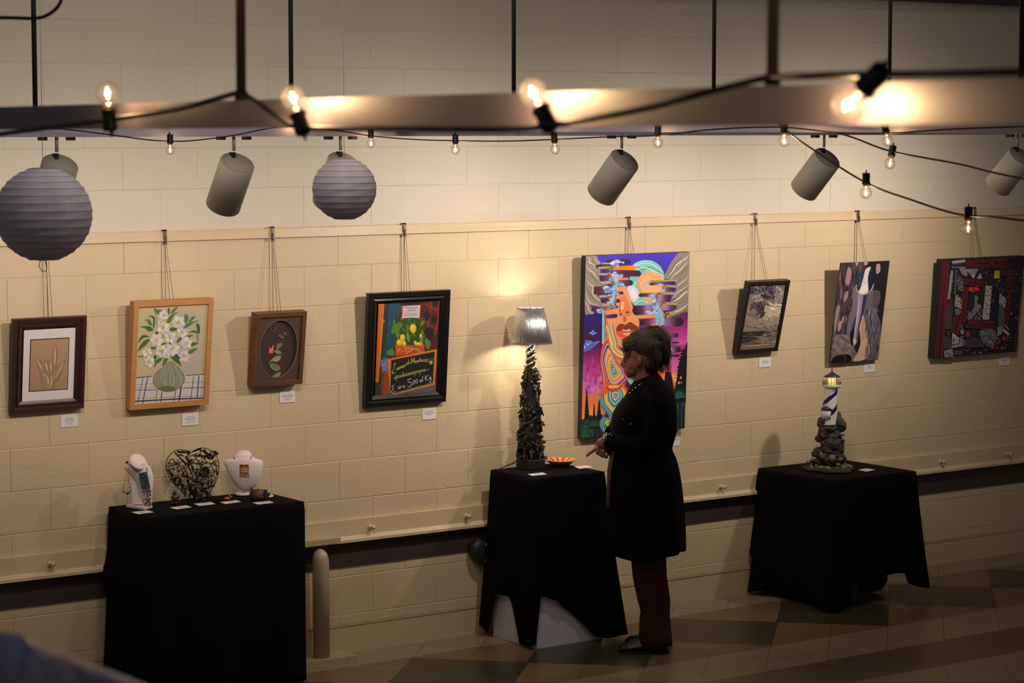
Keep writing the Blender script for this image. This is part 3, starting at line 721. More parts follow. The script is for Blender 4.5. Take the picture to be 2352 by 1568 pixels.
A.poly([(160,1150),(230,1150),(330,1050),(330,1310),(155,1325)], (60,44,40)); A.poly([(330,1180),(890,1150),(885,1275),(320,1320)], (92,84,90)); A.poly([(230,1000),(330,1000),(320,1310),(240,1310)], (150,62,20))
for i in range(16): A.ell(R_.uniform(225,310), R_.uniform(1060,1260), R_.uniform(8,18), R_.uniform(10,22), R_.choice([(80,60,40),(52,66,40),(110,48,28),(90,86,60)]))
A.poly([(870,900),(900,880),(885,1160),(860,1160)], (150,50,24))
# small sign
A.poly([(462,262),(692,250),(680,400),(700,420),(560,432),(450,440),(470,380)], (196,80,24)); A.poly([(485,268),(682,258),(672,402),(475,405)], (206,192,196))
# planter and leaves
A.poly([(388,700),(735,690),(732,800),(400,850)], (184,72,24))
for i in range(22): A.line([(R_.uniform(400,700), R_.uniform(715,820))]*1+[(R_.uniform(400,720), R_.uniform(715,820))], 4, R_.choice([(220,120,50),(150,52,20),(214,150,90)])) if i % 2 else A.ell(R_.uniform(410,710), R_.uniform(720,800), 7, 12, (214,130,60))
A.blob([(430,440),(560,400),(710,430),(730,560),(740,700),(390,710),(400,600),(350,560),(380,480)], (46,74,24))
for i in range(52):
    x, y = R_.uniform(380,720), R_.uniform(430,690); a = R_.uniform(.6,2.3); L = R_.uniform(30,62); dx, dy = math.cos(a)*L, math.sin(a)*L
    A.blob([(x-dx,y-dy),(x-dy*.32,y+dx*.32),(x+dx,y+dy),(x+dy*.32,y-dx*.32)], R_.choice([(60,104,30),(88,128,40),(44,84,28),(104,140,56),(36,64,26)]))
for pts in ([(555,395),(575,420),(545,430)],[(350,590),(355,510),(420,460),(480,470),(440,540)],[(740,640),(800,680),(790,760),(750,750)],[(290,800),(360,760),(385,830),(320,840)]): A.blob(pts, (84,124,44))
for q in ((600,525,38,54),(478,635,30,44),(440,690,34,36),(497,700,24,30),(690,610,16,24),(660,705,46,18),(625,690,16,24)): A.ell(*q, (226,178,28)); A.ell(q[0]-q[2]*.2, q[1]-q[3]*.25, q[2]*.5, q[3]*.5, (242,206,60))
A.blob([(225,900),(300,870),(330,900),(320,1040),(260,1010),(222,960)], (104,104,150))
for i in range(60): A.ell(R_.uniform(235,315), R_.uniform(890,1015), 4, 5, R_.choice([(150,150,200),(84,80,130),(180,180,214)]), n=6)
A.line([(600,760),(510,830)], 6, (214,190,140)); A.line([(605,755),(700,800)], 6, (190,160,110))
# chalkboard
A.poly([(305,880),(878,765),(850,1180),(330,1310)], (206,118,36)); A.poly([(345,893),(850,795),(828,1160),(333,1298)], (24,26,26))
A.ell(822,890,22,26,(30,84,50)); A.ell(806,922,20,22,(150,170,60))
Yc, Wc = (186,186,84), (206,200,190)
def ch(pts, w_, c): A.line(pts, w_, c, 4)
# Limoni di Monterosso
ch([(372,950),(392,925),(382,960),(358,1045),(372,1050),(400,1030)],5,Yc); ch([(350,1030),(362,1048),(372,1040)],4,Yc)
ch([(402,985),(404,1012)],4,Yc); ch([(403,968),(405,970)],4,Yc)
ch([(414,1008),(418,980),(426,1000),(434,972),(440,998),(450,964),(456,990)],4,Yc); ch([(470,958),(462,975),(472,985),(480,968),(470,958)],4,Yc); ch([(486,980),(488,950),(498,972),(502,945)],4,Yc); ch([(508,942),(510,962)],4,Yc); ch([(508,925),(510,928)],4,Yc)
ch([(538,920),(524,930),(530,946),(542,935),(546,885),(544,944)],4,Yc); ch([(556,918),(558,940)],4,Yc); ch([(556,900),(557,903)],4,Yc)
ch([(578,935),(582,870),(596,910),(612,866),(616,928)],5,Yc); ch([(634,900),(624,915),(634,926),(644,910),(634,900)],4,Yc); ch([(650,922),(654,894),(664,918),(668,888)],4,Yc); ch([(680,862),(678,915)],4,Yc); ch([(670,885),(694,880)],4,Yc); ch([(694,904),(706,896),(698,886),(690,904),(704,912)],4,Yc); ch([(714,912),(716,888),(726,884)],4,Yc); ch([(736,884),(730,900),(740,906),(746,890),(736,884)],4,Yc); ch([(762,880),(752,886),(762,898),(752,906)],4,Yc); ch([(778,876),(768,884),(776,896),(768,904)],4,Yc); ch([(786,892),(796,880)],3,Yc)
ch([(415,1010),(560,925),(660,905),(780,915)],4,Yc)
# produzione propria
ch([(398,1070),(404,1140)],4,Yc); ch([(372,1112),(400,1080),(418,1078),(412,1100),(402,1102)],4,Yc); ch([(424,1096),(426,1074),(438,1070)],4,Yc); ch([(446,1072),(440,1086),(450,1090),(456,1074),(446,1072)],4,Yc); ch([(476,1060),(464,1070),(470,1084),(480,1070),(486,1030),(484,1082)],4,Yc); ch([(494,1056),(494,1076),(504,1070),(506,1050)],4,Yc); ch([(514,1050),(528,1046),(516,1072),(530,1066)],4,Yc); ch([(538,1044),(540,1064)],4,Yc); ch([(552,1040),(546,1054),(556,1058),(562,1042),(552,1040)],4,Yc); ch([(570,1058),(572,1036),(582,1050),(586,1032)],4,Yc); ch([(592,1046),(602,1038),(594,1030),(592,1048),(604,1050)],4,Yc)
ch([(612,1020),(616,1080)],4,Yc); ch([(612,1026),(630,1022),(622,1042),(614,1042)],4,Yc); ch([(638,1040),(640,1018),(650,1014)],4,Yc); ch([(658,1016),(652,1030),(662,1034),(668,1018),(658,1016)],4,Yc); ch([(678,1010),(682,1066)],4,Yc); ch([(678,1012),(694,1010),(688,1028),(680,1028)],4,Yc); ch([(702,1024),(704,1006),(712,1002)],4,Yc); ch([(718,1004),(720,1020)],4,Yc); ch([(738,1000),(726,1008),(732,1020),(740,1004),(746,1016)],4,Yc); ch([(372,1112),(560,1062),(740,1012),(790,1000)],4,Yc)
# Euro 5.00 al Kg
ch([(384,1180),(352,1200),(372,1222),(345,1262),(362,1276),(396,1248)],6,Wc); ch([(420,1200),(424,1226),(438,1222),(442,1194),(446,1222)],5,Wc); ch([(456,1222),(458,1196),(472,1190)],5,Wc); ch([(490,1186),(480,1204),(494,1216),(506,1196),(490,1186)],5,Wc)
ch([(580,1110),(542,1118),(544,1150),(572,1150),(578,1180),(560,1202),(534,1194)],6,Wc); A.ell(592,1176,5,5,Wc)
ch([(608,1122),(596,1146),(606,1172),(620,1146),(608,1122)],5,Wc); ch([(640,1112),(628,1136),(638,1164),(654,1136),(640,1112)],5,Wc)
ch([(696,1120),(676,1132),(684,1150),(698,1128),(704,1146)],5,Wc); ch([(712,1072),(708,1142)],5,Wc); ch([(740,1070),(742,1130)],6,Wc); ch([(776,1066),(744,1102),(780,1128)],5,Wc); ch([(802,1088),(788,1096),(796,1118),(806,1090),(804,1140),(786,1150)],5,Wc)
for i in range(26): A.ell(352+i*18.4, 1284-i*5.0+4*math.sin(i), 4, 5, Wc, n=6)
# tiny lines on the upper note
for y0, c, a, b_ in ((284,(90,70,110),495,640),(302,(120,90,120),535,625),(322,(100,80,120),530,640),(350,(176,90,130),495,650),(372,(120,90,150),495,640)):
    x = a
    while x < b_: A.line([(x,y0+R_.uniform(-5,3)),(x+4,y0-6),(x+8,y0+4)], 3, c, 2); x += 12
A.build('canvas', M_paint, P4); hanger(928, 528, F, 2, 'small metal picture hook above the lemon painting', spread=.02)
# ---- 5 psychedelic face ------------------------------------------------------
F = Frame((1320,570), 6.818, (172,120), (1805,60), (1717,2820), (104,2972), .078, .042)
P5 = empty('canvas_painting', F.base(), 'tall vivid painting of a melting face with flying saucers, behind the woman', 'painting')
W, H = F.w/2, F.h/2
b = MB(); b.add([F.p(x*W,y*H,z) for z in (0,-.036) for x,y in ((-1,-1),(1,-1),(1,1),(-1,1))], [(0,1,2,3),(7,6,5,4),(0,4,5,1),(1,5,6,2),(2,6,7,3),(3,7,4,0)])
b.build('stretched_canvas', mat('dark_canvas_edge', (44,34,30), .7), P5)
A = Art(F, .0003, [(172,120),(1805,60),(1717,2820),(104,2972)])
lo = lambda pts: [(x*1.0438, y*1.0438+1500) for x,y in pts]
BL_, BD, PL, PK, MG, DK, OR, YL, RD, TQ, NVY, CRM = (56,34,170),(34,16,100),(74,16,66),(206,70,150),(160,30,110),(14,12,16),(240,120,40),(244,200,50),(222,60,36),(120,196,180),(40,44,130),(238,214,180)
A.bg((60,36,180), (30,60,50), (120,30,90))
# sky at top
A.poly([(172,120),(1805,60),(1790,700),(160,760)], lambda x,y: (66,44,196) if y < 300 else (50,30,150))
# left lower sky gradient
def sky(x, y):
    t = max(0, min(1, (y-1040)/1300))
    st = [(0,(36,18,120)),(.12,(40,16,100)),(.3,(64,14,70)),(.45,(120,24,100)),(.62,(180,52,140)),(.78,(214,96,170)),(.9,(224,120,150)),(1,(240,130,60))]
    for i in range(len(st)-1):
        if st[i][0] <= t <= st[i+1][0]:
            f = (t-st[i][0])/(st[i+1][0]-st[i][0]); return tuple(st[i][1][k]*(1-f)+st[i+1][1][k]*f for k in range(3))
    return st[-1][1]
for i in range(26):
    y = 1010+i*62; A.poly([(90,y),(480,y),(480,y+62),(90,y+62)], sky)
for i in range(34):
    y = 980+i*46; A.poly([(1100,y),(1770,y),(1770,y+46),(1100,y+46)], lambda x,yy: sky(x, yy*1.0+ (500 if yy < 1500 else 250)) if yy < 2150 else (240,150,70))
for i in range(24):
    cx, cy = R_.uniform(130,440), R_.uniform(2000,2330); A.ell(cx, cy, R_.uniform(20,60), R_.uniform(16,40), R_.choice([(214,90,180),(196,84,190),(226,120,190),(186,70,150)]))
for i in range(16): A.ell(R_.uniform(140,430), R_.uniform(1780,2050), R_.uniform(14,34), R_.uniform(30,90), R_.choice([(184,56,140),(200,70,150),(150,34,110)]))
A.line(lo([(130,540),(180,600),(240,590),(330,620),(420,650)]), 6, (230,140,190))
# orange sunset wedges, trees
for q in ([(105,860),(150,880),(150,1110),(105,1150)], [(215,850),(290,900),(265,1080),(220,1050)], [(300,900),(350,900),(330,1110),(300,1100)]): A.poly(lo(q), lambda x,y: (240,120,60) if y < 2500 else (246,176,70))
A.poly(lo([(330,820),(410,800),(440,1050),(400,1150),(330,1100)]), (240,140,70))
def fir(cx, top, bot, wd, sc=1):
    pts = [(cx, top)]; n = 9; R = []
    for i in range(1, n+1):
        t = i/n; y = top+(bot-top)*t; pts.append((cx+wd*t*.9+6, y)); pts.append((cx+wd*t*.55, y-(bot-top)*.03)); R.append((cx-wd*t*.9-6, y)); R.append((cx-wd*t*.55, y-(bot-top)*.03))
    A.poly(lo(pts+R[::-1]), DK)
A.poly(lo([(105,1130),(240,1090),(420,1050),(420,1300),(300,1560),(60,1560),(90,1300)]), lambda x,y: (28,62,50) if y < 2700 else (38,92,66))
for i in range(14): A.ell(*lo([(R_.uniform(120,280), R_.uniform(1190,1400))])[0], R_.uniform(14,40), R_.uniform(10,26), R_.choice([(38,86,62),(28,60,46),(50,104,76)]))
for c in ((180,660,1130,45),(290,890,1140,26),(365,820,1150,50),(240,1060,1160,20)): fir(*c)
A.poly(lo([(210,1240),(370,1225),(400,1420),(280,1420),(290,1270),(225,1275)]), (22,26,34)); A.poly(lo([(300,1280),(370,1270),(372,1400),(310,1405)]), (44,44,64))
# saucers
LB = (104,140,226)
A.poly([(215,1325),(262,1310),(285,1275),(308,1310),(355,1330),(310,1345),(283,1362),(255,1345)], LB); A.ell(283,1315,14,8,(60,70,160)); A.line([(215,1325),(262,1310),(285,1275)],3,(190,220,250)); 
A.poly([(170,1455),(240,1450),(290,1480),(385,1455),(300,1530),(200,1600),(135,1620),(140,1540)], (72,104,208)); A.ell(205,1505,14,22,(170,200,250)); A.ell(160,1550,12,20,(170,200,250)); A.ell(243,1485,8,14,(170,200,250))
A.line([(140,1550),(180,1462),(240,1448),(290,1478),(385,1452)],5,(176,206,250)); A.line([(135,1620),(210,1590),(300,1530),(385,1455)],5,(150,180,240)); A.line([(172,1430),(180,1460)],4,(176,206,250)); A.line([(232,1585),(245,1605)],4,(176,206,250))
# upper left grey drapery
GY, GD, GW = (150,136,122),(104,94,86),(206,196,186)
A.blob([(176,120),(340,122),(360,170),(410,230),(330,290),(400,350),(370,430),(440,480),(560,540),(400,600),(290,620),(360,740),(440,830),(520,880),(560,910),(430,925),(245,890),(285,960),(300,1020),(220,1030),(160,960)], GY)
A.poly([(172,120),(340,122),(250,300),(176,420)], GY)
for l, w_, c in (([(200,130),(240,170),(230,220),(300,260),(310,320)],18,GW),([(250,130),(290,170),(280,220),(340,250)],12,GD),([(180,260),(220,330),(290,380),(320,440),(390,500)],18,GW),([(180,340),(230,400),(300,460),(330,520),(420,560)],16,GD),([(180,480),(230,560),(290,600),(280,700),(350,790),(450,860)],20,GW),([(170,560),(200,640),(230,700),(300,800),(420,880)],14,GD),([(165,700),(200,780),(250,860),(380,890)],16,GW),([(165,820),(200,900),(230,980),(300,1025)],16,GW),([(165,880),(190,960),(220,1010)],10,GD),([(300,130),(330,190),(390,240)],10,GW)):
    A.line(l, w_, c, taper=1)
# upper right grey drapery
A.poly([(1620,70),(1805,62),(1785,980),(1600,1060),(1450,1100),(1420,1080),(1500,1000),(1600,940),(1500,880),(1600,760),(1490,830),(1560,700),(1600,600),(1560,500),(1420,480),(1380,460),(1440,350),(1500,230)], (140,126,112))
for l, w_, c in (([(1790,90),(1740,160),(1600,250),(1540,350),(1450,460)],22,GW),([(1700,90),(1620,200),(1540,290),(1440,440)],14,GD),([(1790,190),(1700,280),(1640,350),(1540,430),(1500,500)],20,GW),([(1800,260),(1720,340),(1600,460)],12,GD),([(1790,430),(1700,520),(1640,560),(1580,620)],18,GW),([(1790,560),(1690,640),(1600,700),(1540,780)],16,GW),([(1790,660),(1720,700),(1620,790),(1500,840)],24,(220,206,190)),([(1785,610),(1700,660),(1600,740)],10,GD),([(1785,760),(1700,830),(1600,880)],12,GD),([(1785,860),(1700,930),(1620,980),(1500,1020),(1440,1090)],24,(214,200,176)),([(1780,930),(1700,1000),(1560,1060),(1470,1100)],20,(80,66,60)),([(1760,120),(1680,200),(1600,330)],10,(186,172,158))):
    A.line(l, w_, c, taper=1)
# hair-moon in turquoise
A.blob([(860,340),(930,240),(1060,190),(1200,195),(1320,260),(1385,360),(1400,430),(1380,640),(1220,880),(980,900),(900,860),(830,700),(830,560),(860,460)], TQ)
for l, c in (([(870,330),(1000,250),(1120,230),(1250,270),(1370,380)],(220,236,230)),([(890,310),(990,220),(1100,200),(1230,210)],(200,226,220)),([(980,300),(1080,330),(1180,290),(1300,350),(1380,400)],(60,120,140)),([(940,360),(1060,300),(1180,330),(1380,430)],(226,240,236)),([(900,290),(1010,270),(1140,260),(1290,330)],(150,220,208)),([(940,880),(1040,820),(1150,860)],(214,236,230)),([(960,520),(930,640),(960,800)],(214,236,230))): A.line(l, 11, c)
A.blob([(830,600),(900,580),(980,640),(1010,740),(960,830),(900,830),(850,740)], (220,226,226)); A.ell(920,720,50,80,(240,226,232),-15); A.ring(920,710,66,100,6,(150,190,190),-15)
# peach swirl
PE = (246,180,110)
A.blob([(1060,400),(1180,350),(1300,390),(1380,440),(1370,520),(1180,500),(1160,590),(1340,590),(1340,680),(1050,690),(990,600),(1000,480)], PE)
A.blob([(1070,750),(1150,770),(1220,800),(1210,850),(1140,850),(1090,810)], (240,170,110))
for l in ([(1030,690),(985,600),(1000,480),(1080,400),(1180,380),(1240,440),(1340,440)],[(1050,680),(1010,590),(1030,490),(1100,420),(1170,410),(1230,460),(1330,450),(1345,430),(1260,390)]): A.line(l, 6, (170,110,150))
A.ell(1120,590,44,64,(206,150,170)); A.ell(1122,586,30,46,(190,190,226)); A.line([(1075,750),(1120,800),(1190,840)],5,(130,160,170)); A.line([(1120,760),(1190,820),(1215,830)],5,(130,160,170))
# face
SKN, SK2 = (238,156,104), (214,110,56)
A.blob([(690,610),(810,600),(830,680),(870,800),(900,900),(960,1050),(1010,1150),(1000,1250),(1010,1400),(900,1500),(760,1560),(640,1460),(560,1280),(500,1110),(470,1000),(480,970),(600,950),(650,920),(640,870),(650,760),(660,650)], SKN)
A.pill(470,1000,700,990,80,[(240,140,80),SKN]); A.pill(655,640,830,640,78,[(240,150,90),SKN])
A.pill(640,765,800,745,64,[(240,150,90),SKN]); A.pill(590,325,960,305,78,[(250,130,30),(250,120,20),(252,140,50)]); A.pill(672,483,840,478,36,[(250,140,40),(250,120,20)],True,False)
A.pill(960,1070,1290,1062,62,[SKN,(246,150,80),(250,130,40)]); A.pill(1060,635,1345,630,100,[PE,PE])
A.pill(1180,1230,1360,1230,90,[(250,130,40),(250,130,40)])
# nose, philtrum
A.blob([(740,740),(800,760),(880,960),(860,1040),(800,1060),(700,1040),(695,960),(720,860)], (232,130,78)); A.ell(745,900,26,70,(250,190,150),8); A.line([(745,760),(710,870),(700,960),(695,1010)],18,(196,100,60),taper=1); A.blob([(830,1000),(870,960),(880,1020),(850,1045),(800,1040)],(226,130,80))
A.ell(722,1030,13,20,(60,28,20),20); A.ell(822,1002,26,14,(84,40,24),-15); A.blob([(765,1060),(800,1080),(805,1130),(780,1155),(755,1120)], (196,100,60)); A.line([(690,1000),(700,1045),(740,1065)],7,(190,90,50)); A.line([(800,1060),(860,1050),(872,1010)],7,(200,100,60))
# lips
A.blob([(650,1300),(670,1210),(740,1180),(790,1195),(860,1155),(930,1190),(1000,1250),(940,1300),(860,1285),(740,1300)], (128,46,22)); A.line([(680,1260),(760,1220),(860,1190),(960,1240)],14,(160,70,34),taper=1)
A.blob([(650,1305),(740,1290),(860,1282),(960,1290),(950,1350),(860,1400),(740,1400),(670,1370)], (230,90,50)); A.blob([(740,1340),(840,1320),(900,1335),(820,1365)], (250,160,130)); A.poly([(745,1272),(800,1282),(860,1262),(865,1285),(800,1294),(750,1288)], (240,234,214)); A.blob([(700,1420),(800,1410),(860,1430),(780,1460)], (206,120,70))
# left sky holes (dark bars behind steps)
VD, VM, VL = (44,14,34),(96,48,96),(176,130,176)
A.blob([(500,190),(640,175),(840,180),(870,220),(840,250),(700,255),(540,250)], (48,16,44))
for x0,y0,x1,y1,h,c,r0,r1 in ((620,385,1045,395,96,[(110,70,110),(70,22,50),(60,18,44),(56,16,40)],0,1),(600,545,915,540,92,[(150,130,170),(90,60,90),(56,16,40)],0,1),(320,280,540,262,34,[(56,18,36),(80,60,60)],1,0),(436,358,590,340,48,[VD,(120,90,130)],1,0),(384,475,600,470,80,[VD,VM,VL],1,0),(296,660,600,650,120,[(70,22,40),(90,40,70),(130,110,170)],0,0),(600,705,765,698,46,[(140,170,200),VM,VD],0,1),(600,825,710,822,62,[(150,190,210),(80,60,80),VD],0,1),(610,915,680,915,46,[(150,190,210),VM,VD],0,1),(400,825,640,820,58,[VD,VM,(130,120,160)],1,0),(260,960,560,930,60,[(60,14,30),(90,50,100),VL],0,0),(470,1075,672,1055,62,[(110,80,150),(70,30,80),VD],0,1),
     (895,975,1215,960,150,[(26,8,20),(60,20,50),VM,VL,(130,90,150)],1,0),(995,735,1260,725,58,[VD,VM,VL],1,0),(1165,560,1560,530,50,[VD,(140,90,130),VM,(40,16,24)],1,0),(1250,785,1500,775,100,[(110,70,120),VL,VM,VD],0,0),(1380,650,1560,640,60,[VL,VM,VD],0,0),(1215,870,1340,870,130,[(140,110,160),VL],0,0),(1330,935,1600,915,84,[(150,110,160),VL,VM,(60,30,40)],0,1),(1010,1160,1400,1140,84,[(24,8,16),VM,VL,(150,170,210)],1,0),(1400,1160,1705,1150,130,[(150,110,160),(120,80,130),(50,20,40),(24,8,14)],0,1),(1480,1365,1625,1360,70,[(120,70,120),(90,60,90),(20,8,12)],0,1),(1510,1475,1630,1475,22,[(60,20,40),(24,8,12)],1,1),(1500,1590,1660,1580,88,[(190,170,200),(80,50,80),(20,8,14)],0,1),(1510,1680,1640,1680,38,[(90,60,90),(20,8,14)],1,1)):
    A.pill(x0,y0,x1,y1,h,c,bool(r0),bool(r1))
# cloud-blue columns
CB = (140,184,214)
def puff(x, y, s=1, n=7, c0=(150,180,214), c1=(206,220,240)):
    for i in range(n): A.ell(x+R_.uniform(-60,60)*s, y+R_.uniform(-20,20)*s, R_.uniform(22,44)*s, R_.uniform(14,28)*s, R_.choice([c0,c1,(120,140,190),(170,196,226)]))
A.poly([(590,380),(680,400),(690,560),(640,700),(610,940),(560,930),(590,700)], CB); A.poly([(1215,740),(1265,740),(1300,1200),(1400,1200),(1390,1000),(1330,940),(1300,870),(1250,800)], CB); A.poly([(1205,900),(1330,900),(1400,1200),(1290,1200)], CB)
for q in ((620,220,1),(740,225,.5),(640,270,.8),(620,400,.8),(680,430,.9),(610,480,.9),(700,560,.9),(760,590,.6),(500,620,.9),(600,650,.8),(500,670,.7),(640,710,.7),(560,740,.6),(590,790,.7),(560,840,.8),(600,900,.7),(390,960,.7),(410,1000,.8),(1220,735,.8),(1250,830,.6),(1270,920,.7),(1180,1010,.9),(1300,1000,.8),(1330,1120,.6),(1330,1180,.8),(1330,570,.5),(1380,665,.5)): puff(*q)
for l in ([(560,950),(620,930),(660,900)],[(1120,1025),(1180,990),(1260,1000),(1330,960)],[(1210,940),(1280,920),(1310,940)],[(1270,1180),(1330,1160),(1400,1180)],[(570,860),(610,840),(640,800)]): A.line(l, 7, (70,120,160), taper=1)
# yellow-rimmed fingers
def finger(pts, w_=34, body=(170,164,140)):
    A.line(pts, w_+8, (120,112,60)); A.line(pts, w_, (232,214,80)); A.line(pts, w_-12, (110,74,20)); A.line([(2*0+x,y) for x,y in pts[:max(2,len(pts)-2)]], w_-4, body)
for pts, w_ in (([(420,240),(520,235),(540,245)],16),([(360,310),(500,300),(545,300),(556,335)],28),([(360,405),(490,405),(550,395),(562,430)],28),([(400,545),(560,530),(600,535),(612,575)],40),([(380,755),(500,750),(535,765),(540,795)],32),([(420,895),(540,885),(575,895),(582,925)],32)): finger(pts, w_)
for pts, w_ in (([(1600,502),(1300,508),(1200,510),(1180,540)],22),([(1600,600),(1450,590),(1390,600),(1378,630)],30),([(1560,705),(1350,705),(1290,720),(1275,760)],38),([(1600,870),(1420,865),(1360,870),(1340,915)],36),([(1560,1020),(1480,1020),(1430,1040),(1415,1090)],52)): finger(pts, w_, (160,150,120))
# left drip column and striped drips
A.line([(445,1000),(442,1300),(440,1500)], 42, (140,196,210)); A.line([(462,1000),(470,1300),(460,1500)], 8, (60,110,140)); A.line([(490,1090),(490,1300),(470,1480),(440,1560)], 30, (240,104,30))
A.blob([(500,1110),(520,1220),(600,1380),(700,1560),(740,1700),(690,1900),(740,2080),(700,2300),(560,2560),(500,2500),(420,2300),(440,2050),(400,1800),(410,1600),(470,1400)], (244,130,90))
def nest(path_fn, cols, widths):
    for c, w_ in zip(cols, widths): A.line(path_fn, w_, c, 6)
# upper wavy stripes
wav = [(520,1200),(540,1300),(560,1400),(590,1480),(590,1560),(640,1620),(700,1660),(760,1680)]
for c, w_, dx in (((140,60,90),150,0),(TQ,132,0),((230,70,30),108,0),(YL,86,6),((250,220,120),52,10),((244,150,110),30,14),((120,150,160),14,18)):
    A.line([(x+dx,y) for x,y in wav], w_, c, 6)
A.line([(500,1150),(530,1290),(500,1450),(470,1620),(480,1750)], 24, (240,120,30)); A.line([(520,1210),(530,1330),(545,1450),(560,1560)], 12, (190,200,190))
# big drop (nested loops)
def loop(pts, cols, shrink, c0=None):
    cx = sum(p[0] for p in pts)/len(pts) if c0 is None else c0[0]; cy = sum(p[1] for p in pts)/len(pts) if c0 is None else c0[1]
    k = 1.0
    for c, sh in zip(cols, shrink):
        A.blob([(cx+(x-cx)*sh, cy+(y-cy)*sh) for x,y in pts], c)
drop = lo([(395,130),(400,260),(430,400),(470,560),(570,690),(700,620),(790,520),(745,430),(740,380),(660,290),(600,200),(540,60),(470,-60)])
loop(drop, [RD,(150,200,200),NVY,(244,120,110),(246,170,120),(190,190,180),OR,YL,(150,200,190),(230,110,40),(246,210,150),NVY,TQ,(30,110,90),(200,230,220),(160,50,60)], [1,.9,.84,.77,.7,.62,.56,.49,.41,.35,.29,.24,.2,.15,.1,.045], lo([(585,400)])[0])
# lower big eye-loop
eye = lo([(430,640),(420,860),(470,960),(560,1060),(680,980),(760,880),(790,760),(720,620),(560,600)])
loop(eye, [(236,80,40),(246,150,60),YL,(244,214,90),(200,150,170),(30,60,90),TQ,(150,210,200),(16,40,60),(130,200,180),(230,230,200),(40,60,90),(190,220,200),(120,40,50)], [1,.92,.86,.74,.66,.6,.55,.46,.38,.33,.27,.2,.15,.07], lo([(615,760)])[0])
A.line(lo([(420,760),(440,860),(480,960),(560,1040),(560,1060)]), 22, RD)
A.blob(lo([(455,540),(500,640),(560,690),(520,700),(440,760),(430,650)]), (240,104,50))
drp = lo([(470,650),(570,700),(720,620),(800,520)]); A.line(drp, 34, RD)
A.line(lo([(690,580),(740,660),(800,760)]), 26, (244,110,90)); A.line(lo([(735,570),(780,680),(860,640)]), 22, RD); A.line(lo([(760,540),(800,620),(860,600)]), 18, NVY); A.blob(lo([(790,510),(870,540),(860,600),(810,590)]), TQ); A.ell(*lo([(830,560)])[0], 22, 20, (170,214,80))
A.poly(lo([(720,770),(780,740),(780,850),(730,900)]), (196,206,90))
# tail ribbon
tail = lo([(410,800),(420,900),(500,1000),(545,1080),(520,1150),(450,1120),(410,1170),(420,1250),(470,1300),(530,1290)])
for c, w_ in (((130,196,210),74),((36,60,140),48),((136,200,200),22)): A.line(tail, w_, c, 6)
A.line(lo([(440,1060),(480,1110)]), 26, (120,190,200)); A.line(lo([(438,1058),(478,1105)]), 20, DK)
A.blob(lo([(440,1160),(530,1140),(540,1270),(480,1240)]), (176,210,70)); A.blob(lo([(510,1170),(545,1150),(545,1230),(520,1220)]), (160,50,30))
# right side: trees, ground
A.poly(lo([(1240,370),(1370,350),(1340,560),(1260,500)]), (220,90,40)); 
for q in ([(1290,440),(1360,440),(1330,560)], [(1440,440),(1560,440),(1500,640),(1470,560)]): A.poly(lo(q), (246,170,80))
A.poly(lo([(1560,300),(1600,180),(1650,60),(1690,-40),(1700,900),(1480,800),(1520,560)]), DK)
for i in range(14):
    y = 60+i*40; A.poly(lo([(1660-i*9,y),(1560-i*6+10*(i%3),y+46),(1680,y+56)]), DK)
for i in range(7): A.ell(*lo([(R_.uniform(1545,1600), R_.uniform(370,640))])[0], 7, 18, R_.choice([(240,150,130),(246,190,120)]), 20)
A.poly(lo([(1350,420),(1440,420),(1470,620),(1500,700),(1330,700)]), DK)
A.poly(lo([(1440,700),(1660,660),(1640,1290),(1480,1290)]), (20,40,38)); A.blob(lo([(1500,760),(1560,700),(1650,780),(1640,830),(1520,820)]), (40,96,80)); A.poly(lo([(1520,820),(1660,800),(1650,860),(1530,900)]), (16,14,20))
for x, c in ((1540,(34,92,74)),(1575,(24,22,40)),(1600,(64,60,96)),(1630,(26,26,50))): A.line(lo([(x,880),(x-4,1080),(x-8,1290)]), 22, c)
A.blob(lo([(1600,890),(1650,870),(1650,930),(1600,930)]), (36,80,60))
A.build('painted_face', M_paint, P5); hanger(1444, 508, F, 2, 'small metal picture hook above the psychedelic face painting')

# ---- 6 sea and clouds ---------------------------------------------------------
F = Frame((1660,620), 6.533, (385,180), (1010,165), (832,1218), (215,1250), .150, .042)
P6 = empty('framed_picture', F.base(), 'small black framed painting of sun rays through clouds over a dark sea', 'framed picture')
frame_bars(F, P6, .022, .038, mat('black_frame_matte', (28,26,22), .4), [(0,0),(.95,0),(1,-.004)])
A = Art(F, -.010, [(395,235),(937,222),(772,1185),(250,1212)])
A.bg((104,96,102), (120,92,64), (150,134,116))
def cloud(cx, cy, rx, ry, cols, n, smin, smax):
    for i in range(n):
        a, q = R_.uniform(0,2*PI), R_.uniform(0,1)**.6; s_ = R_.uniform(smin, smax)
        A.ell(cx+math.cos(a)*rx*q, cy+math.sin(a)*ry*q, s_, s_*R_.uniform(.45,.85), R_.choice(cols), R_.uniform(-60,60), 10)
cloud(700,420,260,200,[(150,138,136),(130,120,120),(170,156,150)],50,20,50)
cloud(740,640,140,160,[(206,186,150),(220,200,164),(190,170,140)],50,20,50)
cloud(690,330,90,140,[(44,42,52),(60,56,64),(80,74,80),(34,34,42)],70,12,34); cloud(500,330,100,80,[(90,82,86),(110,100,100),(70,64,70)],36,12,34)
cloud(500,420,90,70,[(176,160,146),(150,136,126),(120,108,104)],36,10,28); cloud(520,560,110,70,[(56,50,54),(74,66,66),(96,84,80),(44,40,44)],50,12,28); cloud(540,680,50,60,[(70,60,64),(84,74,74)],30,10,24)
cloud(640,480,90,50,[(150,132,116),(70,62,60),(100,88,82)],30,8,22); cloud(820,330,60,80,[(190,178,168),(150,140,140)],26,8,24); cloud(450,620,70,80,[(120,106,110),(134,120,120)],26,14,30)
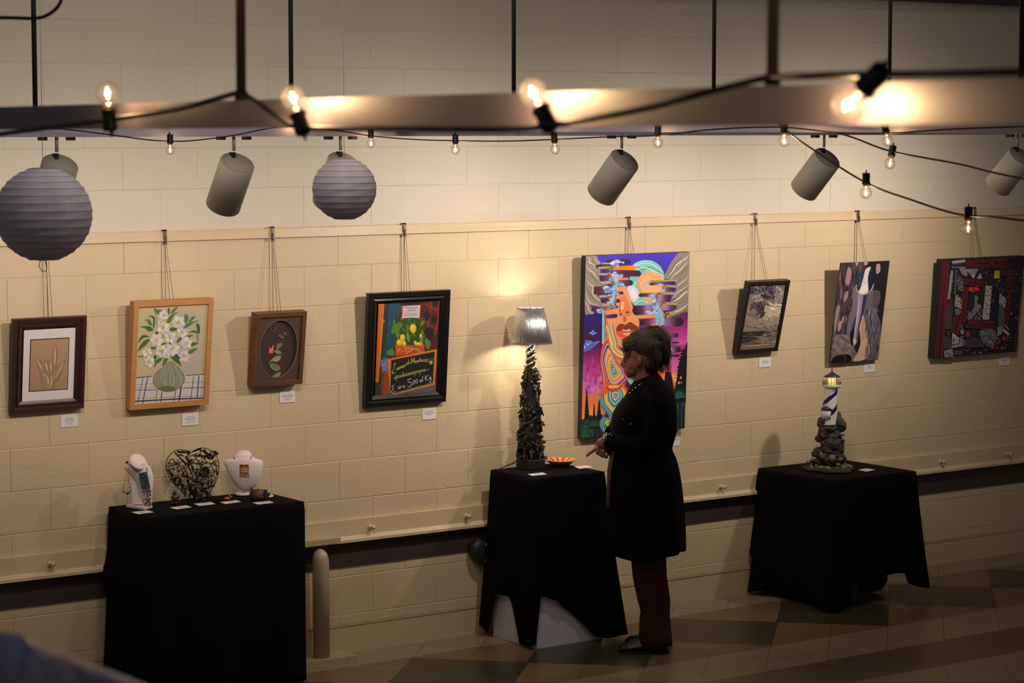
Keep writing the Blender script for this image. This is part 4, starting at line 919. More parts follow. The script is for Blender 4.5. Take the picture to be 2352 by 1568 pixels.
for i in range(26): A.line([(740+R_.uniform(-30,30),600),(740+math.cos(.35+i*.1)*R_.uniform(180,300), 600+abs(math.sin(.35+i*.1))*R_.uniform(200,310))], R_.uniform(8,26), R_.choice([(168,150,130),(160,143,124),(176,160,138),(152,136,118)]), taper=2)
cloud(740,640,110,70,[(206,186,150),(200,180,146),(188,168,138),(180,162,136)],60,14,34)
cloud(600,800,260,60,[(150,134,118),(158,142,124),(142,128,114)],40,20,50)
cloud(480,800,160,50,[(150,136,124),(136,122,112)],30,16,40)
cloud(560,620,60,90,[(70,60,62),(90,78,78),(56,48,50)],40,8,22)
cloud(620,300,240,70,[(96,88,96),(120,110,112),(60,56,64),(140,130,128),(44,42,50)],110,8,26)
for i in range(10): A.line([(760,520),(800+i*14,230+i*20)], 8, R_.choice([(150,140,138),(180,168,160),(120,112,114)]), taper=2)
A.ell(740,575,44,24,(232,216,180)); cloud(800,520,70,16,[(226,210,180),(206,190,164)],14,10,24)
A.poly([(300,925),(600,908),(820,900),(772,1185),(250,1212)], lambda x,y: (72,70,64) if y < 1000 else (128,112,92))
A.poly([(300,925),(620,905),(560,1000),(400,1080),(262,1100)], (38,42,42))
for i in range(70):
    x, y = R_.uniform(280,800), R_.uniform(915,1110); l = R_.uniform(20,70)
    bright = x > 540+(y-900)*-.2
    A.line([(x-l,y+3),(x,y-2),(x+l,y+2)], R_.uniform(4,9), R_.choice([(206,190,166),(220,204,180),(150,136,120)] if bright else [(84,88,84),(60,62,58),(110,108,100)]), 2, taper=1)
for x, y, l in ((720,990,70),(640,1060,90),(740,1050,60),(600,985,50),(760,910,60),(500,1095,60),(690,1090,80)): A.line([(x-l,y+6),(x-l*.3,y-4),(x+l*.3,y+5),(x+l,y-6)], 10, (34,32,30), 3, taper=1)
A.poly([(262,1150),(790,1095),(772,1185),(250,1212)], (130,100,76)); A.line([(270,1140),(500,1125),(780,1098)], 14, (176,160,140), taper=1)
A.build('canvas', M_paint, P6); hanger(1735, 500, F, 2, 'small metal picture hook above the small sea painting')

# ---- 7 heron ------------------------------------------------------------------
F = Frame((1890,590), 6.03, (248,85), (915,52), (775,1410), (85,1485), .125, .034)
P7 = empty('photo_print', F.base(), 'unframed print of a heron seen head on, beak pointing down', 'photo print')
W, H = F.w/2, F.h/2
MB().add([F.p(x*W,y*H,z) for z in (0,-.006) for x,y in ((-1,-1),(1,-1),(1,1),(-1,1))], [(0,1,2,3),(7,6,5,4),(0,4,5,1),(1,5,6,2),(2,6,7,3),(3,7,4,0)]).build('panel', mat('dark_panel', (40,36,36), .5), P7)
A = Art(F, .0003, [(248,85),(915,52),(775,1410),(85,1485)])
A.bg((66,54,60), (70,58,60), (78,64,70))
A.poly([(560,70),(915,52),(870,480),(800,1000),(780,1300),(760,700),(700,400),(600,150)], (40,32,36))
for i in range(150):
    x = R_.uniform(170,560); y = R_.uniform(90,1080); x -= (y-90)*.12; l = R_.uniform(30,90)
    A.line([(x,y-l),(x-6+R_.uniform(-8,8),y),(x-14,y+l)], R_.uniform(8,26), R_.choice([(56,42,50),(80,64,72),(100,84,90),(44,34,42),(120,100,104)]), 2, taper=1)
for pts in ([(345,150),(385,160),(390,280),(350,390),(310,350),(325,240)],[(320,480),(350,480),(340,560),(300,625),(285,580)],[(190,690),(235,680),(220,800),(180,1000),(150,1060),(160,860)],[(270,830),(295,830),(280,900),(255,910)],[(215,900),(255,890),(250,980),(210,1030)],[(740,110),(790,100),(790,200),(740,230)],[(450,80),(490,75),(470,130)],[(570,70),(620,66),(610,110),(570,110)]): A.blob(pts, R_.choice([(176,140,140),(160,128,130),(184,146,140)]))
A.blob([(430,420),(560,470),(480,740),(400,960),(370,1120),(330,1080),(350,880),(400,700)], (122,108,122)); A.blob([(640,500),(700,450),(690,640),(740,720),(580,720),(600,600)], (106,96,104)); A.blob([(700,480),(790,480),(780,640),(700,700)], (92,78,90))
A.poly([(160,1060),(360,1110),(470,1300),(440,1440),(100,1480),(130,1240)], (116,98,104)); A.blob([(160,1110),(330,1080),(420,1220),(360,1360),(200,1340)], (140,118,124))
for i in range(30): x, y = R_.uniform(140,420), R_.uniform(1100,1370); A.ell(x, y, R_.uniform(20,50), R_.uniform(12,30), R_.choice([(150,128,132),(112,94,102),(130,108,108)]), 30, 10)
A.blob([(110,1465),(180,1370),(360,1350),(390,1440),(250,1470)], (24,26,28)); A.line([(280,1360),(310,1400),(300,1445)], 7, (90,96,84))
A.blob([(555,800),(600,850),(600,1000),(620,1180),(600,1400),(420,1440),(480,1320),(520,1180),(500,1000),(520,880)], (206,172,150)); A.blob([(550,860),(585,880),(600,1050),(560,1150),(520,1050)], (196,150,132))
A.blob([(380,1040),(430,990),(440,1100),(430,1230),(380,1180)], (34,30,34)); A.blob([(500,1000),(515,1160),(480,1320),(430,1240),(470,1120)], (38,34,36))
A.blob([(580,720),(660,690),(730,740),(790,900),(790,1120),(770,1380),(690,1420),(600,1420),(620,1180),(600,980),(560,800)], (104,98,106))
for i in range(95):
    x = R_.uniform(585,775); y = R_.uniform(740,1380); l = R_.uniform(30,80); A.line([(x+4,y-l),(x+R_.uniform(-8,8),y),(x-10,y+l)], R_.uniform(5,13), R_.choice([(52,46,54),(150,144,148),(90,84,92),(38,34,40),(130,122,126)]), 2, taper=1)
# beak
A.poly([(480,510),(600,505),(560,680),(500,1000),(470,1180),(425,1225),(415,1150),(440,980),(460,800)], (150,136,160)); A.poly([(560,520),(600,505),(590,640),(500,980),(470,1150),(450,1190),(500,900)], (54,54,84)); A.line([(485,530),(500,620),(470,860),(440,1040),(425,1200)], 14, (206,192,196), taper=1); A.blob([(415,1150),(430,1120),(460,1150),(450,1200),(425,1225)], (206,196,160)); A.line([(545,560),(520,760),(480,960)], 10, (180,168,196), taper=1)
# head
A.blob([(560,200),(500,240),(460,340),(465,450),(510,510),(600,510),(680,440),(715,340),(700,220),(640,150)], (40,56,86)); A.blob([(640,200),(700,220),(712,330),(660,440),(620,470),(620,300)], (24,36,66)); A.blob([(590,170),(660,135),(640,200),(620,300),(625,470),(560,510),(490,490),(520,420),(560,280)], (220,206,196)); A.blob([(600,380),(620,470),(560,505),(500,490),(540,420)], (240,226,214))
A.line([(462,380),(470,460),(510,505),(600,512),(660,460),(705,380)], 10, (206,196,190)); A.ell(472,425,10,14,(60,60,40)); A.ell(695,385,10,14,(160,150,80)); A.line([(490,250),(520,320),(500,420)], 16, (64,90,120), taper=1)
A.build('printed_heron', M_print, P7); hanger(1970, 492, F, 2, 'small metal picture hook above the heron print')

# ---- 8 quilt ------------------------------------------------------------------
F = Frame((2110,570), 5.6, (300,155), (1362,100), (1250,1330), (185,1415), .112, .048)
P8 = empty('quilted_panel', F.base(), 'dark red and black patchwork textile panel with a small yellow patch', 'wall hanging')
W, H = F.w/2, F.h/2
MB().add([F.p(x*W,y*H,z) for z in (0,-.045) for x,y in ((-1,-1),(1,-1),(1,1),(-1,1))], [(0,1,2,3),(7,6,5,4),(0,4,5,1),(1,5,6,2),(2,6,7,3),(3,7,4,0)]).build('backing', mat('black_backing', (26,22,24), .8), P8)
A = Art(F, .0003, [(300,155),(1362,100),(1250,1330),(185,1415)])
A.bg((30,26,40), (28,24,36))
R1, R2, BK, WH, GYQ = (128,34,36), (70,22,26), (22,20,26), (176,166,172), (66,62,66)
def plaid(p0, p1, w_, n=4):
    (x0,y0),(x1,y1) = p0, p1; A.line([p0,p1], w_, R2)
    L = math.hypot(x1-x0,y1-y0); dx, dy = (x1-x0)/L, (y1-y0)/L; nx, ny = -dy, dx
    for s_ in ((-.28,.28) if w_ > 50 else (0,)): A.line([(x0+nx*w_*s_,y0+ny*w_*s_),(x1+nx*w_*s_,y1+ny*w_*s_)], w_*(.26 if w_ > 50 else .6), R1)
    k = 0
    while k < L: A.line([(x0+dx*k-nx*w_/2,y0+dy*k-ny*w_/2),(x0+dx*k+nx*w_/2,y0+dy*k+ny*w_/2)], 10, (60,14,18)); k += 30
def specks(x0,y0,x1,y1,n,cols,a=3,b=8):
    for i in range(n): A.ell(R_.uniform(x0,x1),R_.uniform(y0,y1),R_.uniform(a,b),R_.uniform(a,b),R_.choice(cols),R_.uniform(0,90),7)
specks(560,240,1340,1380,420,[(150,140,150),(90,80,110),(120,60,60),(60,54,90),(180,166,160),(44,40,60)],3,8)
for i in range(60): A.ell(R_.uniform(850,1320),R_.uniform(120,1320),R_.uniform(10,20),R_.uniform(10,22),R_.choice([(110,70,70),(80,70,84),(120,110,110),(90,40,44)]),R_.uniform(0,90),8)
plaid((322,165),(222,1405),60); plaid((372,165),(290,1400),46)
A.line([(425,180),(596,158)],34,WH); A.line([(425,210),(596,190)],20,GYQ); 
for i in range(8): A.line([(430+i*22,232),(430+i*22,254)],9,WH)
A.line([(425,285),(380,655)],34,(150,144,140)); specks(385,300,432,640,40,[(70,66,70),(200,190,190)],3,6)
for i in range(10): A.ell(478-i*2,290+i*32,9,8,WH)
plaid((600,180),(1130,140),50); plaid((600,232),(1130,215),60); A.line([(600,255),(760,262)],30,R2)
A.poly([(600,270),(760,265),(700,390)],WH); A.poly([(740,390),(790,310),(805,390)],WH); A.blob([(520,250),(600,255),(620,350),(560,340)],(140,130,134)); specks(640,280,740,340,24,[(40,36,40)],4,8)
A.poly([(970,290),(1035,285),(1035,385),(960,388)],(196,172,70)); A.line([(968,318),(1035,314)],4,(140,120,50)); plaid((1050,320),(1225,310),60); plaid((1120,390),(1220,370),40); plaid((1120,430),(1210,425),34); plaid((1125,500),(1210,495),44); plaid((1125,560),(1200,560),44); plaid((1120,630),(1190,625),50)
plaid((570,425),(825,460),80); plaid((600,500),(560,960),74); A.line([(640,520),(770,520)],60,(150,44,36)); specks(640,495,770,560,10,[(206,70,56)],14,22)
A.line([(895,480),(855,915)],84,(186,176,172)); specks(830,490,930,910,44,[(60,56,66),(90,84,90)],5,12)
A.poly([(640,580),(820,520),(830,700),(780,900),(600,930)],(34,30,34)); A.blob([(720,600),(760,640),(740,700),(800,740),(740,820),(640,920),(620,860),(700,770),(710,680)],(130,116,124)); specks(610,790,810,920,60,[(110,100,104),(80,74,80),(140,130,130)],5,14)
A.poly([(480,590),(545,650),(540,780),(460,740)],(170,160,160)); specks(480,620,540,740,16,[(40,36,44)],5,10); A.blob([(500,350),(560,400),(560,540),(500,520)],(90,84,88)); specks(490,400,560,560,40,[(150,144,148),(40,36,40)],4,9)
A.poly([(460,600),(480,600),(470,700),(450,760)],(190,120,70)); A.blob([(460,780),(530,790),(520,850),(470,860)],(110,110,90))
A.poly([(350,700),(430,720),(420,1040),(320,1040)],GYQ); A.poly([(320,1120),(400,1140),(400,1290),(310,1290)],GYQ); plaid((410,650),(395,760),40); plaid((480,860),(430,1080),60); plaid((540,880),(480,1120),44); plaid((380,1060),(370,1120),50)
plaid((620,945),(960,950),50); plaid((600,995),(980,1015),60); A.poly([(1030,580),(1110,640),(1105,765),(1025,720)],WH); specks(1040,600,1100,740,16,[(60,56,70)],5,10); plaid((1145,660),(1115,990),60)
A.blob([(1030,740),(1090,780),(1080,980),(1010,990)],(90,86,90)); A.line([(1090,980),(1150,1040)],14,WH); A.line([(1070,1040),(1150,1110)],34,WH); A.poly([(1000,1010),(1060,1010),(1060,1100),(1000,1130)],(150,140,140))
A.blob([(780,1050),(960,1050),(980,1230),(860,1260),(790,1150)],(100,96,98)); specks(790,1050,970,1250,120,[(160,154,156),(60,56,60),(130,124,126)],4,10); A.poly([(590,1160),(790,1160),(830,1270),(590,1275)],(60,56,60)); A.poly([(420,1100),(580,1190),(580,1250),(410,1280)],(170,160,160)); specks(420,1150,570,1250,26,[(50,46,54)],6,12); A.poly([(430,1085),(500,1150),(490,1160),(420,1100)],(200,190,190))
A.line([(530,980),(560,1080)],12,(130,130,90)); specks(520,1050,575,1180,16,[WH],6,9); A.ell(620,1105,26,40,(170,44,50)); A.ell(1085,1160,26,30,(170,60,44)); A.line([(1030,1170),(1000,1240)],18,(120,100,110))
A.poly([(315,1310),(420,1290),(440,1400),(320,1395)],(160,152,152)); specks(330,1310,430,1390,26,[(60,56,60)],5,10); 
for i in range(9): A.line([(450+i*12,1310),(445+i*12,1370)],5,(110,104,100))
for q in ((610,1315),(700,1340),(850,1305),(930,1280),(1060,1285),(780,1340),(995,1275)): A.ell(*q,18,18,R_.choice([(150,50,80),(110,40,60),(130,100,100)]))
plaid((1270,1060),(1225,1320),70)
A.build('patchwork', mat('woven_cloth_print', (255,255,255), .85, attr=True, bump=.3, bscale=90), P8); hanger(2238, 485, F, 2, 'small metal picture hook above the patchwork panel, under the drooping bulb')

for a in ((159,966,39,28,'white label card below the hand drawing',4),(437,963,37,27,'white label card below the lily painting',4),(660,911,35,26,'white label card below the butterfly shadow box',4),(986,950,32,25,'white label card below the lemon painting',3),(1552,1011,18,24,'white label card half hidden behind the woman\'s back',3),(1757,832,27,22,'white label card below the small sea painting',3),(1997,844,24,21,'white label card below the heron print',3),(2307,829,22,20,'white label card below the patchwork panel',3)):
    wall_label(*a[:4], a[4], a[5])
# ------------------------------------------------------------------ pedestals and cloths
M_cloth = mat('black_table_cloth', (9,8,8), .95, bump=.2, bscale=160, spec=.12)
def cloth(name, x0, x1, y0, y1, zt, hem, flare, lb, parent_loc, folds=3, seed=1, top_r=.02, corner_drop=None, nseg=26, bulge=0):
    """square cloth over a box: skirt falls from the rounded rim to hem(s), s = perimeter place"""
    rr = random.Random(seed)
    # perimeter samples: (pos, normal, side index, t along side)
    per = []
    cs = [((x0,y0),(x1,y0),(0,-1)), ((x1,y0),(x1,y1),(1,0)), ((x1,y1),(x0,y1),(0,1)), ((x0,y1),(x0,y0),(-1,0))]
    for i, (a, b_, n_) in enumerate(cs):
        for k in range(nseg): per.append((i, k/nseg))
    rings = []; m = len(per); NZ = 22
    def pos(i, t):
        a, b_, n_ = cs[i]; p = Vector((a[0]+(b_[0]-a[0])*t, a[1]+(b_[1]-a[1])*t, 0)); nrm = Vector((n_[0], n_[1], 0))
        pn = Vector((*cs[i-1][2],0)); nx = Vector((*cs[(i+1) % 4][2],0)); cr = 0
        if t < .12: q = .5*(1-t/.12); nrm = (nrm*(1-q)+pn*q).normalized(); cr = 1-t/.12
        if t > .88: q = .5*((t-.88)/.12); nrm = (nrm*(1-q)+nx*q).normalized(); cr = (t-.88)/.12
        return p, nrm, cr
    W = []
    for j in range(NZ+1):
        f = j/NZ; ring = []
        for i, t in per:
            p, nrm, cr = pos(i, t); hz = hem(i, t); z = zt-top_r*(0 if f else 0)
            zz = zt-(zt-hz)*f
            fl = flare(i, t)*f**1.2
            wob = .010*math.sin(t*PI*2*folds+i*2+seed)*f+.004*math.sin(t*31+i)*f
            q = p+nrm*(.004+fl+wob*(1-cr*.3))
            q.z = zz
            if bulge and i == 3: q.x -= bulge*math.exp(-((zz-.585)/.055)**2)
            if i == 2: q = Vector((q.x, max(y1+.004, min(q.y, y1+.012)), q.z))
            q.y = min(q.y, -.062 if q.z < .75 else -.024, key=lambda v: v) if q.y > -.024 else q.y
            if j == 0: q = p*1.0; q.z = zt+.003
            elif j == 1: q.z = min(q.z, zt-.012)
            ring.append(q)
        rings.append(ring)
    inner = [[Vector(((p.x-(x0+x1)/2)*k+(x0+x1)/2, (p.y-(y0+y1)/2)*k+(y0+y1)/2, zt+.003+.0*k)) for p in rings[0]] for k in (.001, .5, .94)]
    b = MB(); b.loft(inner+rings, caps=False)
    o = b.build(name, M_cloth, None, loc=parent_loc)
    tag(o, lb, 'tablecloth'); s_ = o.modifiers.new('thickness', 'SOLIDIFY'); s_.thickness = .003; s_.offset = 1
    return o
def box_pedestal(x0, x1, y0, y1, z, lb, m):
    o = empty('display_pedestal', ((x0+x1)/2, (y0+y1)/2, 0), lb, 'pedestal')
    MB().box((x0+.004,y0+.004,0),(x1-.004,y1-.004,z-.02)).build('plinth_box', m, o)
    MB().box((x0,y0,z-.02),(x1,y1,z)).build('top_board', m, o)
    return o
M_white = mat('white_painted_board', (214,208,214), .6, bump=.05)
# --- left
T1 = (-2.355, -1.505, -.455, -.035, .903)
box_pedestal(T1[0]+.01, T1[1]-.01, T1[2]+.01, T1[3]-.01, T1[4], 'plain pedestal hidden under the black cloth at left', M_white)
def hem1(i, t): return .012
def flare1(i, t):
    if i == 0: return .012
    if i == 3: return .05+.05*t
    if i == 1: return .006
    return .0
cloth('tablecloth', *T1, hem1, flare1, 'black cloth over the left jewellery pedestal, falling to the floor', (-1.93,-.25,0), 2, 3, bulge=.035)
# a second fold of cloth bulging at the left corner
# --- middle
T2_ = (-.125, .325, -.515, -.10, .905)
box_pedestal(T2_[0]+.004, T2_[1]-.004, T2_[2]+.004, T2_[3]-.004, T2_[4], 'white box pedestal showing below the black cloth beside the woman', M_white)
def hem2(i, t):
    # i0 front side (left->right), i3 left side (back->front), i1 right side (front->back)
    if i == 0:
        P = [(0,.03),(.015,.06),(.04,.29),(.25,.25),(.5,.165),(.7,.08),(.80,.03),(.93,.02),(1,.03)]
    elif i == 3:
        P = [(0,.06),(.1,.03),(.16,.10),(.22,.25),(.42,.25),(.56,.18),(.66,.07),(.74,.02),(.9,.012),(1,.03)]
    elif i == 1:
        P = [(0,.03),(.15,.04),(.3,.30),(.6,.33),(.8,.3),(1,.1)]
    else: P = [(0,.1),(.2,.3),(.8,.3),(1,.06)]
    for (a, u), (b_, v) in zip(P, P[1:]):
        if a <= t <= b_: return u+(v-u)*(t-a)/(b_-a)
    return P[-1][1]
def flare2(i, t):
    c = max(0, 1-min(t, 1-t)/.25)
    if i == 0 and t < .3: return .012+.012*c
    if i == 3 and t > .6: return .02+.03*c
    return .02+.05*c + (.05 if (i == 1 or (i == 0 and t > .8)) else 0)*c
cloth('tablecloth', *T2_, hem2, flare2, 'black cloth with drooping corners over the lamp pedestal in the middle', (.1,-.3,0), 2, 5, nseg=40)
# --- right
T3_ = (1.845, 2.505, -.675, -.04, .742)
o = empty('display_table', (2.17,-.36,0), 'low table under the black cloth at right, holding the lighthouse', 'table')
mt = mat('dark_table_wood', (58,44,30), .5, var=.1)
MB().box((T3_[0]+.01,T3_[2]+.01,.712),(T3_[1]-.01,T3_[3]-.01,.742)).build('table_top', mt, o)
for x, y in ((1.93,-.555),(2.12,-.555),(1.915,-.07),(2.40,-.07)): MB().box((x-.02,y-.02,0),(x+.02,y+.02,.712)).build('leg', mt, o)
def hem3(i, t):
    c = min(t, 1-t); base = {0:.165, 1:.15, 2:.15, 3:.05}[i]
    tip = {(0,0):.012,(0,1):.055,(1,0):.055,(1,1):.03,(2,0):.03,(2,1):.012,(3,0):.012,(3,1):.012}[(i, 0 if t < .5 else 1)]
    if i == 0 and t > .5: w_ = .22
    else: w_ = .24
    if (i, t > .5) in ((0, True), (1, False)):
        if c < .17: return tip+(.105-tip)*(c/.17)
        if c < .19: return .105+(base-.105)*(c-.17)/.02
        return base
    if c >= w_: return base
    return tip+(base-tip)*(c/w_)**.9
def flare3(i, t):
    c = max(0, 1-min(t, 1-t)/.3)
    return .03+.06*c
cloth('tablecloth', *T3_, hem3, flare3, 'black cloth with pointed hanging corners over the lighthouse table', (2.17,-.36,0), 2, 8, nseg=36)
a = at(1985, 1372, z=0)
B_ = empty('duffel_bag', (2.30,-.36,0), 'dark rolled bag lying on the floor under the lighthouse table', 'bag')
MB().cap((1.98,-.42,.088), (2.42,-.42,.088), .085, .085, 18).build('body', mat('dark_fabric_bag', (24,21,19), .9, bump=.3), B_)
MB().tube(spline([(2.1,-.42,.172),(2.14,-.42,.20),(2.24,-.42,.20),(2.28,-.42,.172)],4), .008).build('handle', MATS['dark_fabric_bag'], B_)
B_ = empty('wooden_crate', (1.95,-.3,0), 'small brown box on the floor under the lighthouse table', 'box')
MB().box((1.96,-.30,0),(2.2,-.1,.13)).build('case', mat('brown_crate', (58,40,24), .7), B_); MB().box((1.955,-.305,.13),(2.205,-.095,.145)).build('lid', MATS['brown_crate'], B_)

# ------------------------------------------------------------------ cards on the tables
M_card = mat('label_card', (226,218,214), .7)
def card(px4, z, lb, grp):
    P = [at(x, y, z=z) for x, y in px4]; c = sum(P, Vector())/4
    o = MB(); o.add(P+[p+Vector((0,0,.002)) for p in P], [(0,1,2,3),(7,6,5,4),(0,4,5,1),(1,5,6,2),(2,6,7,3),(3,7,4,0)])
    e_ = empty('table_label', c, lb, 'label card', grp); o.build('card', M_card, e_)
    b = MB(); ux = (P[1]-P[0]+P[2]-P[3])/2; uy = (P[3]-P[0]+P[2]-P[1])/2; c2 = c+Vector((0,0,.0024))
    for k, s_ in ((-.2,.28),(0,.2),(.2,.24)):
        p = c2+uy*k*.9; b.add([p-ux*s_-uy*.02, p+ux*s_-uy*.02, p+ux*s_+uy*.02, p-ux*s_+uy*.02], [(0,1,2,3)])
    b.build('printed_lines', mat('label_ink', (120,112,108), .8), e_)
zt = T1[4]+.0065
def c8(pts, org=(200,980), sc=4.523): return [(org[0]+x/sc, org[1]+y/sc) for x, y in pts]
g = 'label cards lying on the left pedestal'
for q, lb in (([(462,888),(625,870),(692,888),(530,908)],'label card in front of the white bust with the teal pendant'),([(860,842),(1030,818),(1083,836),(925,858)],'label card in front of the small brown figurine'),([(1108,802),(1285,784),(1332,803),(1165,822)],'label card in front of the metal heart'),([(1382,785),(1548,765),(1598,779),(1440,803)],'label card in front of the orange bird ornament'),([(1718,790),(1895,772),(1938,789),(1775,808)],'label card in front of the brown leather cuff')):
    card(c8(q), zt, 'white '+lb, g)
card([(617,1141),(623,1134),(629,1139),(622,1142)], zt, 'small white card poking out behind the leather cuff', g)
z2 = T2_[4]+.0065; s3 = 2.8617
card([(1050+465/s3,1020+198/s3),(1050+560/s3,1020+187/s3),(1050+590/s3,1020+198/s3),(1050+495/s3,1020+209/s3)], z2, 'white label card in front of the scrap metal lamp', 'label cards lying on the middle pedestal')
card([(1050+768/s3,1020+148/s3),(1050+850/s3,1020+140/s3),(1050+890/s3,1020+151/s3),(1050+805/s3,1020+162/s3)], z2, 'white label card beside the orange glass dish', 'label cards lying on the middle pedestal')
z3 = T3_[4]+.0065
card([(1971.5,1079),(1990,1076),(2009.5,1079),(1990,1083)], z3, 'white label card beside the lighthouse model', None)

# ------------------------------------------------------------------ lamp of scrap metal
A0 = at(1219, 1073, z=z2); f = plane_through(A0); k = f.m; A0 = f(1219, 1073)
Lm = empty('table_lamp', A0, 'table lamp of welded scrap metal with a brushed steel shade', 'lamp')
M_scrap = mat('dark_welded_metal', (74,68,60), .3, .75, bump=.3, bscale=90, var=.3, vscale=30)
M_steel = mat('bright_steel', (190,186,180), .22, .95)
ctr = lambda y: f(1220, y).z
zA = A0.z
R0 = 33.5*k
base = MB(); n = 44
base.lathe([(R0,0),(R0*1.0,.045*1.0),(R0*.94,.05),(.001,.05)], A0, 10, caps=False, smooth=False).build('base', mat('dark_cast_base', (52,48,44), .5, .6, bump=.3), Lm)
prof = [(1060,30),(1030,31),(1000,28),(960,26),(920,23),(880,20),(850,16),(830,12),(800,8),(788,7)]
def rad(y):
    for (a,u),(b_,v) in zip(prof, prof[1:]):
        if b_ <= y <= a: return (u+(v-u)*(a-y)/(a-b_))*k
    return 7*k
rr = random.Random(11); core = MB(); pts = MB(); brs = []
core.tube([Vector((A0.x,A0.y,f(1220,y).z)) for y in (1064,1000,900,840,790,760)], [rad(1060)*.86, rad(1000)*.82, rad(900)*.78, rad(850)*.7, 5*k, 3*k], 14)
for i in range(90):
    y = rr.uniform(845,1058); a = rr.uniform(0,2*PI); core.ell(Vector((A0.x+math.cos(a)*rad(y)*.74, A0.y+math.sin(a)*rad(y)*.74, f(1220,y).z)), rr.uniform(.006,.014), rr.uniform(.006,.014), rr.uniform(.01,.03), 8, 6, jit=.2)
for i in range(260):
    y = rr.uniform(792, 1058); a = rr.uniform(0, 2*PI); r = rad(y)*rr.uniform(.78,1.06); z = f(1220,y).z
    c = Vector((A0.x+math.cos(a)*r, A0.y+math.sin(a)*r, z)); L = rr.uniform(.010,.055)*(1 if y > 860 else .35)
    d = Vector((-math.cos(a)*.25+rr.uniform(-.45,.45)*math.sin(a), -math.sin(a)*.25+rr.uniform(-.45,.45)*math.cos(a), 1)).normalized() if rr.random() < .75 else Vector((rr.uniform(-1,1),rr.uniform(-1,1),rr.uniform(-.6,.6))).normalized()
    q = .0034*rr.uniform(.6,1.8)*(1 if y > 860 else .7); tgt = MB() if rr.random() < (.035 if y > 840 else .6) else pts
    if tgt is not pts: brs.append(tgt)
    kind = rr.random()
    zc = lambda p: Vector((p.x,p.y,max(p.z, zA+.05)))
    if kind < .45: # bolt
        tgt.tube([zc(c-d*L/2), zc(c+d*L/2)], q, 8); tgt.tube([c+d*(L/2-q), c+d*(L/2+q)], q*1.9, 6, smooth=False)
    elif kind < .6: # nut / washer
        u = d.orthogonal().normalized(); w_ = d.cross(u); R = q*2.6
        tgt.tube([c+(u*math.cos(t)+w_*math.sin(t))*R for t in [2*PI*j/10 for j in range(10)]], q*.8, 6, closed=True)
    elif kind < .75: tgt.obox(c, d*L*.45, d.orthogonal().normalized()*q*2.2, d.cross(d.orthogonal()).normalized()*q*.5)
    elif kind < .88: # curved hook
        u = d.orthogonal().normalized(); tgt.tube(spline([zc(c-d*L*.5), zc(c+u*L*.12), zc(c+d*L*.5), zc(c+d*L*.5+u*L*.3)], 3), q*.8, 6)
    else: tgt.ell(c, q*2.2, q*2.2, q*2.2, 8, 6)
core.build('core', M_scrap, Lm); pts.build('welded_scrap', M_scrap, Lm)
for q in brs: q.build('shiny_bolt', M_steel, Lm)
nk = MB()
for q_ in range(3):
    nk.tube([Vector((A0.x+math.cos(t*1.0+q_*2.1)*(12.5-t*.62)*k, A0.y+math.sin(t*1.0+q_*2.1)*(12.5-t*.62)*k, f(1220,846).z+(f(1220,788).z-f(1220,846).z)*t/9)) for t in [9*j/40 for j in range(41)]], .0045, 8)
nk.build('twisted_neck', mat('satin_steel', (230,226,220), .4, .6), Lm)
for px, y0, y1, rr_ in ((1191,1036,1060,5.5),(1232,1042,1064,5.5)):
    c0 = f(px, y1, -.03); h = f(px, y0).z-f(px, y1).z
    MB().tube([c0+Vector((math.cos(t)*rr_*k, math.sin(t)*rr_*k, h*t/(2*PI*5.5))) for t in [2*PI*5.5*j/66 for j in range(67)]], .0022, 6).build('coil_spring', M_scrap, Lm)
lg = MB()
for (x0_,y0_),(x1_,y1_),r in (((1194,955),(1203,1050),2.6),((1228,870),(1243,990),3.5),((1206,925),(1222,932),2),((1231,860),(1229,880),4),((1200,880),(1210,958),3),((1193,1000),(1190,1040),3)):
    a_, b_ = f(x0_,y0_,-.02), f(x1_,y1_,-.025); lg.tube([a_, b_], r*k, 8); lg.ell(a_, r*1.7*k, r*1.7*k, r*1.7*k, 8, 6)
lg.build('tool_handle', M_scrap, Lm)
zb, zt_ = f(1220,788).z, f(1220,706.5).z
M_shade = mat('brushed_steel_shade', (222,220,220), .32, .9, bump=.9, bscale=9, stretch=(5,5,.25))
n = 12; rings = []
c0 = Vector((f(1220.5,788).x, f(1220.5,788).y, 0)); ct = Vector((f(1217.5,706).x, f(1217.5,706).y, 0))
def rg(c, r, z, n=48): return [Vector((c.x+math.cos(a)*r*(1+.006*math.cos(6*a)), c.y+math.sin(a)*r*(1+.006*math.cos(6*a)), z)) for a in [2*PI*j/n for j in range(n)]]
b = MB(); b.loft([rg(c0,48.5*k,zb), rg(c0.lerp(ct,.5),40.4*k,(zb+zt_)/2), rg(ct,32.3*k,zt_)], caps=False)
sh = b.build('lamp_shade', M_shade, Lm); s_ = sh.modifiers.new('t','SOLIDIFY'); s_.thickness = .0015
MB().tube(rg(c0,48.7*k,zb), .0014, 5, closed=True).build('rim', M_steel, sh); MB().tube(rg(ct,32.5*k,zt_), .0014, 5, closed=True).build('rim', M_steel, sh)
sd = MB()
for j in range(3):
    a = 2*PI*j/3+.3; sd.tube([Vector((ct.x,ct.y,zt_-.03)), Vector((ct.x+math.cos(a)*32*k, ct.y+math.sin(a)*32*k, zt_-.002))], .0014, 5)
sd.tube([Vector((ct.x,ct.y,zt_-.05)), Vector((ct.x,ct.y,zt_+.002))], .003, 6); sd.build('spider', M_steel, Lm)
bc = Vector((c0.x, c0.y, zb*.45+zt_*.55))
MB().ell(bc, .026, .026, .034, 16, 12).build('bulb', mat('lit_lamp_bulb', (255,250,240), .5, emit=(255,238,205), estr=14), Lm)
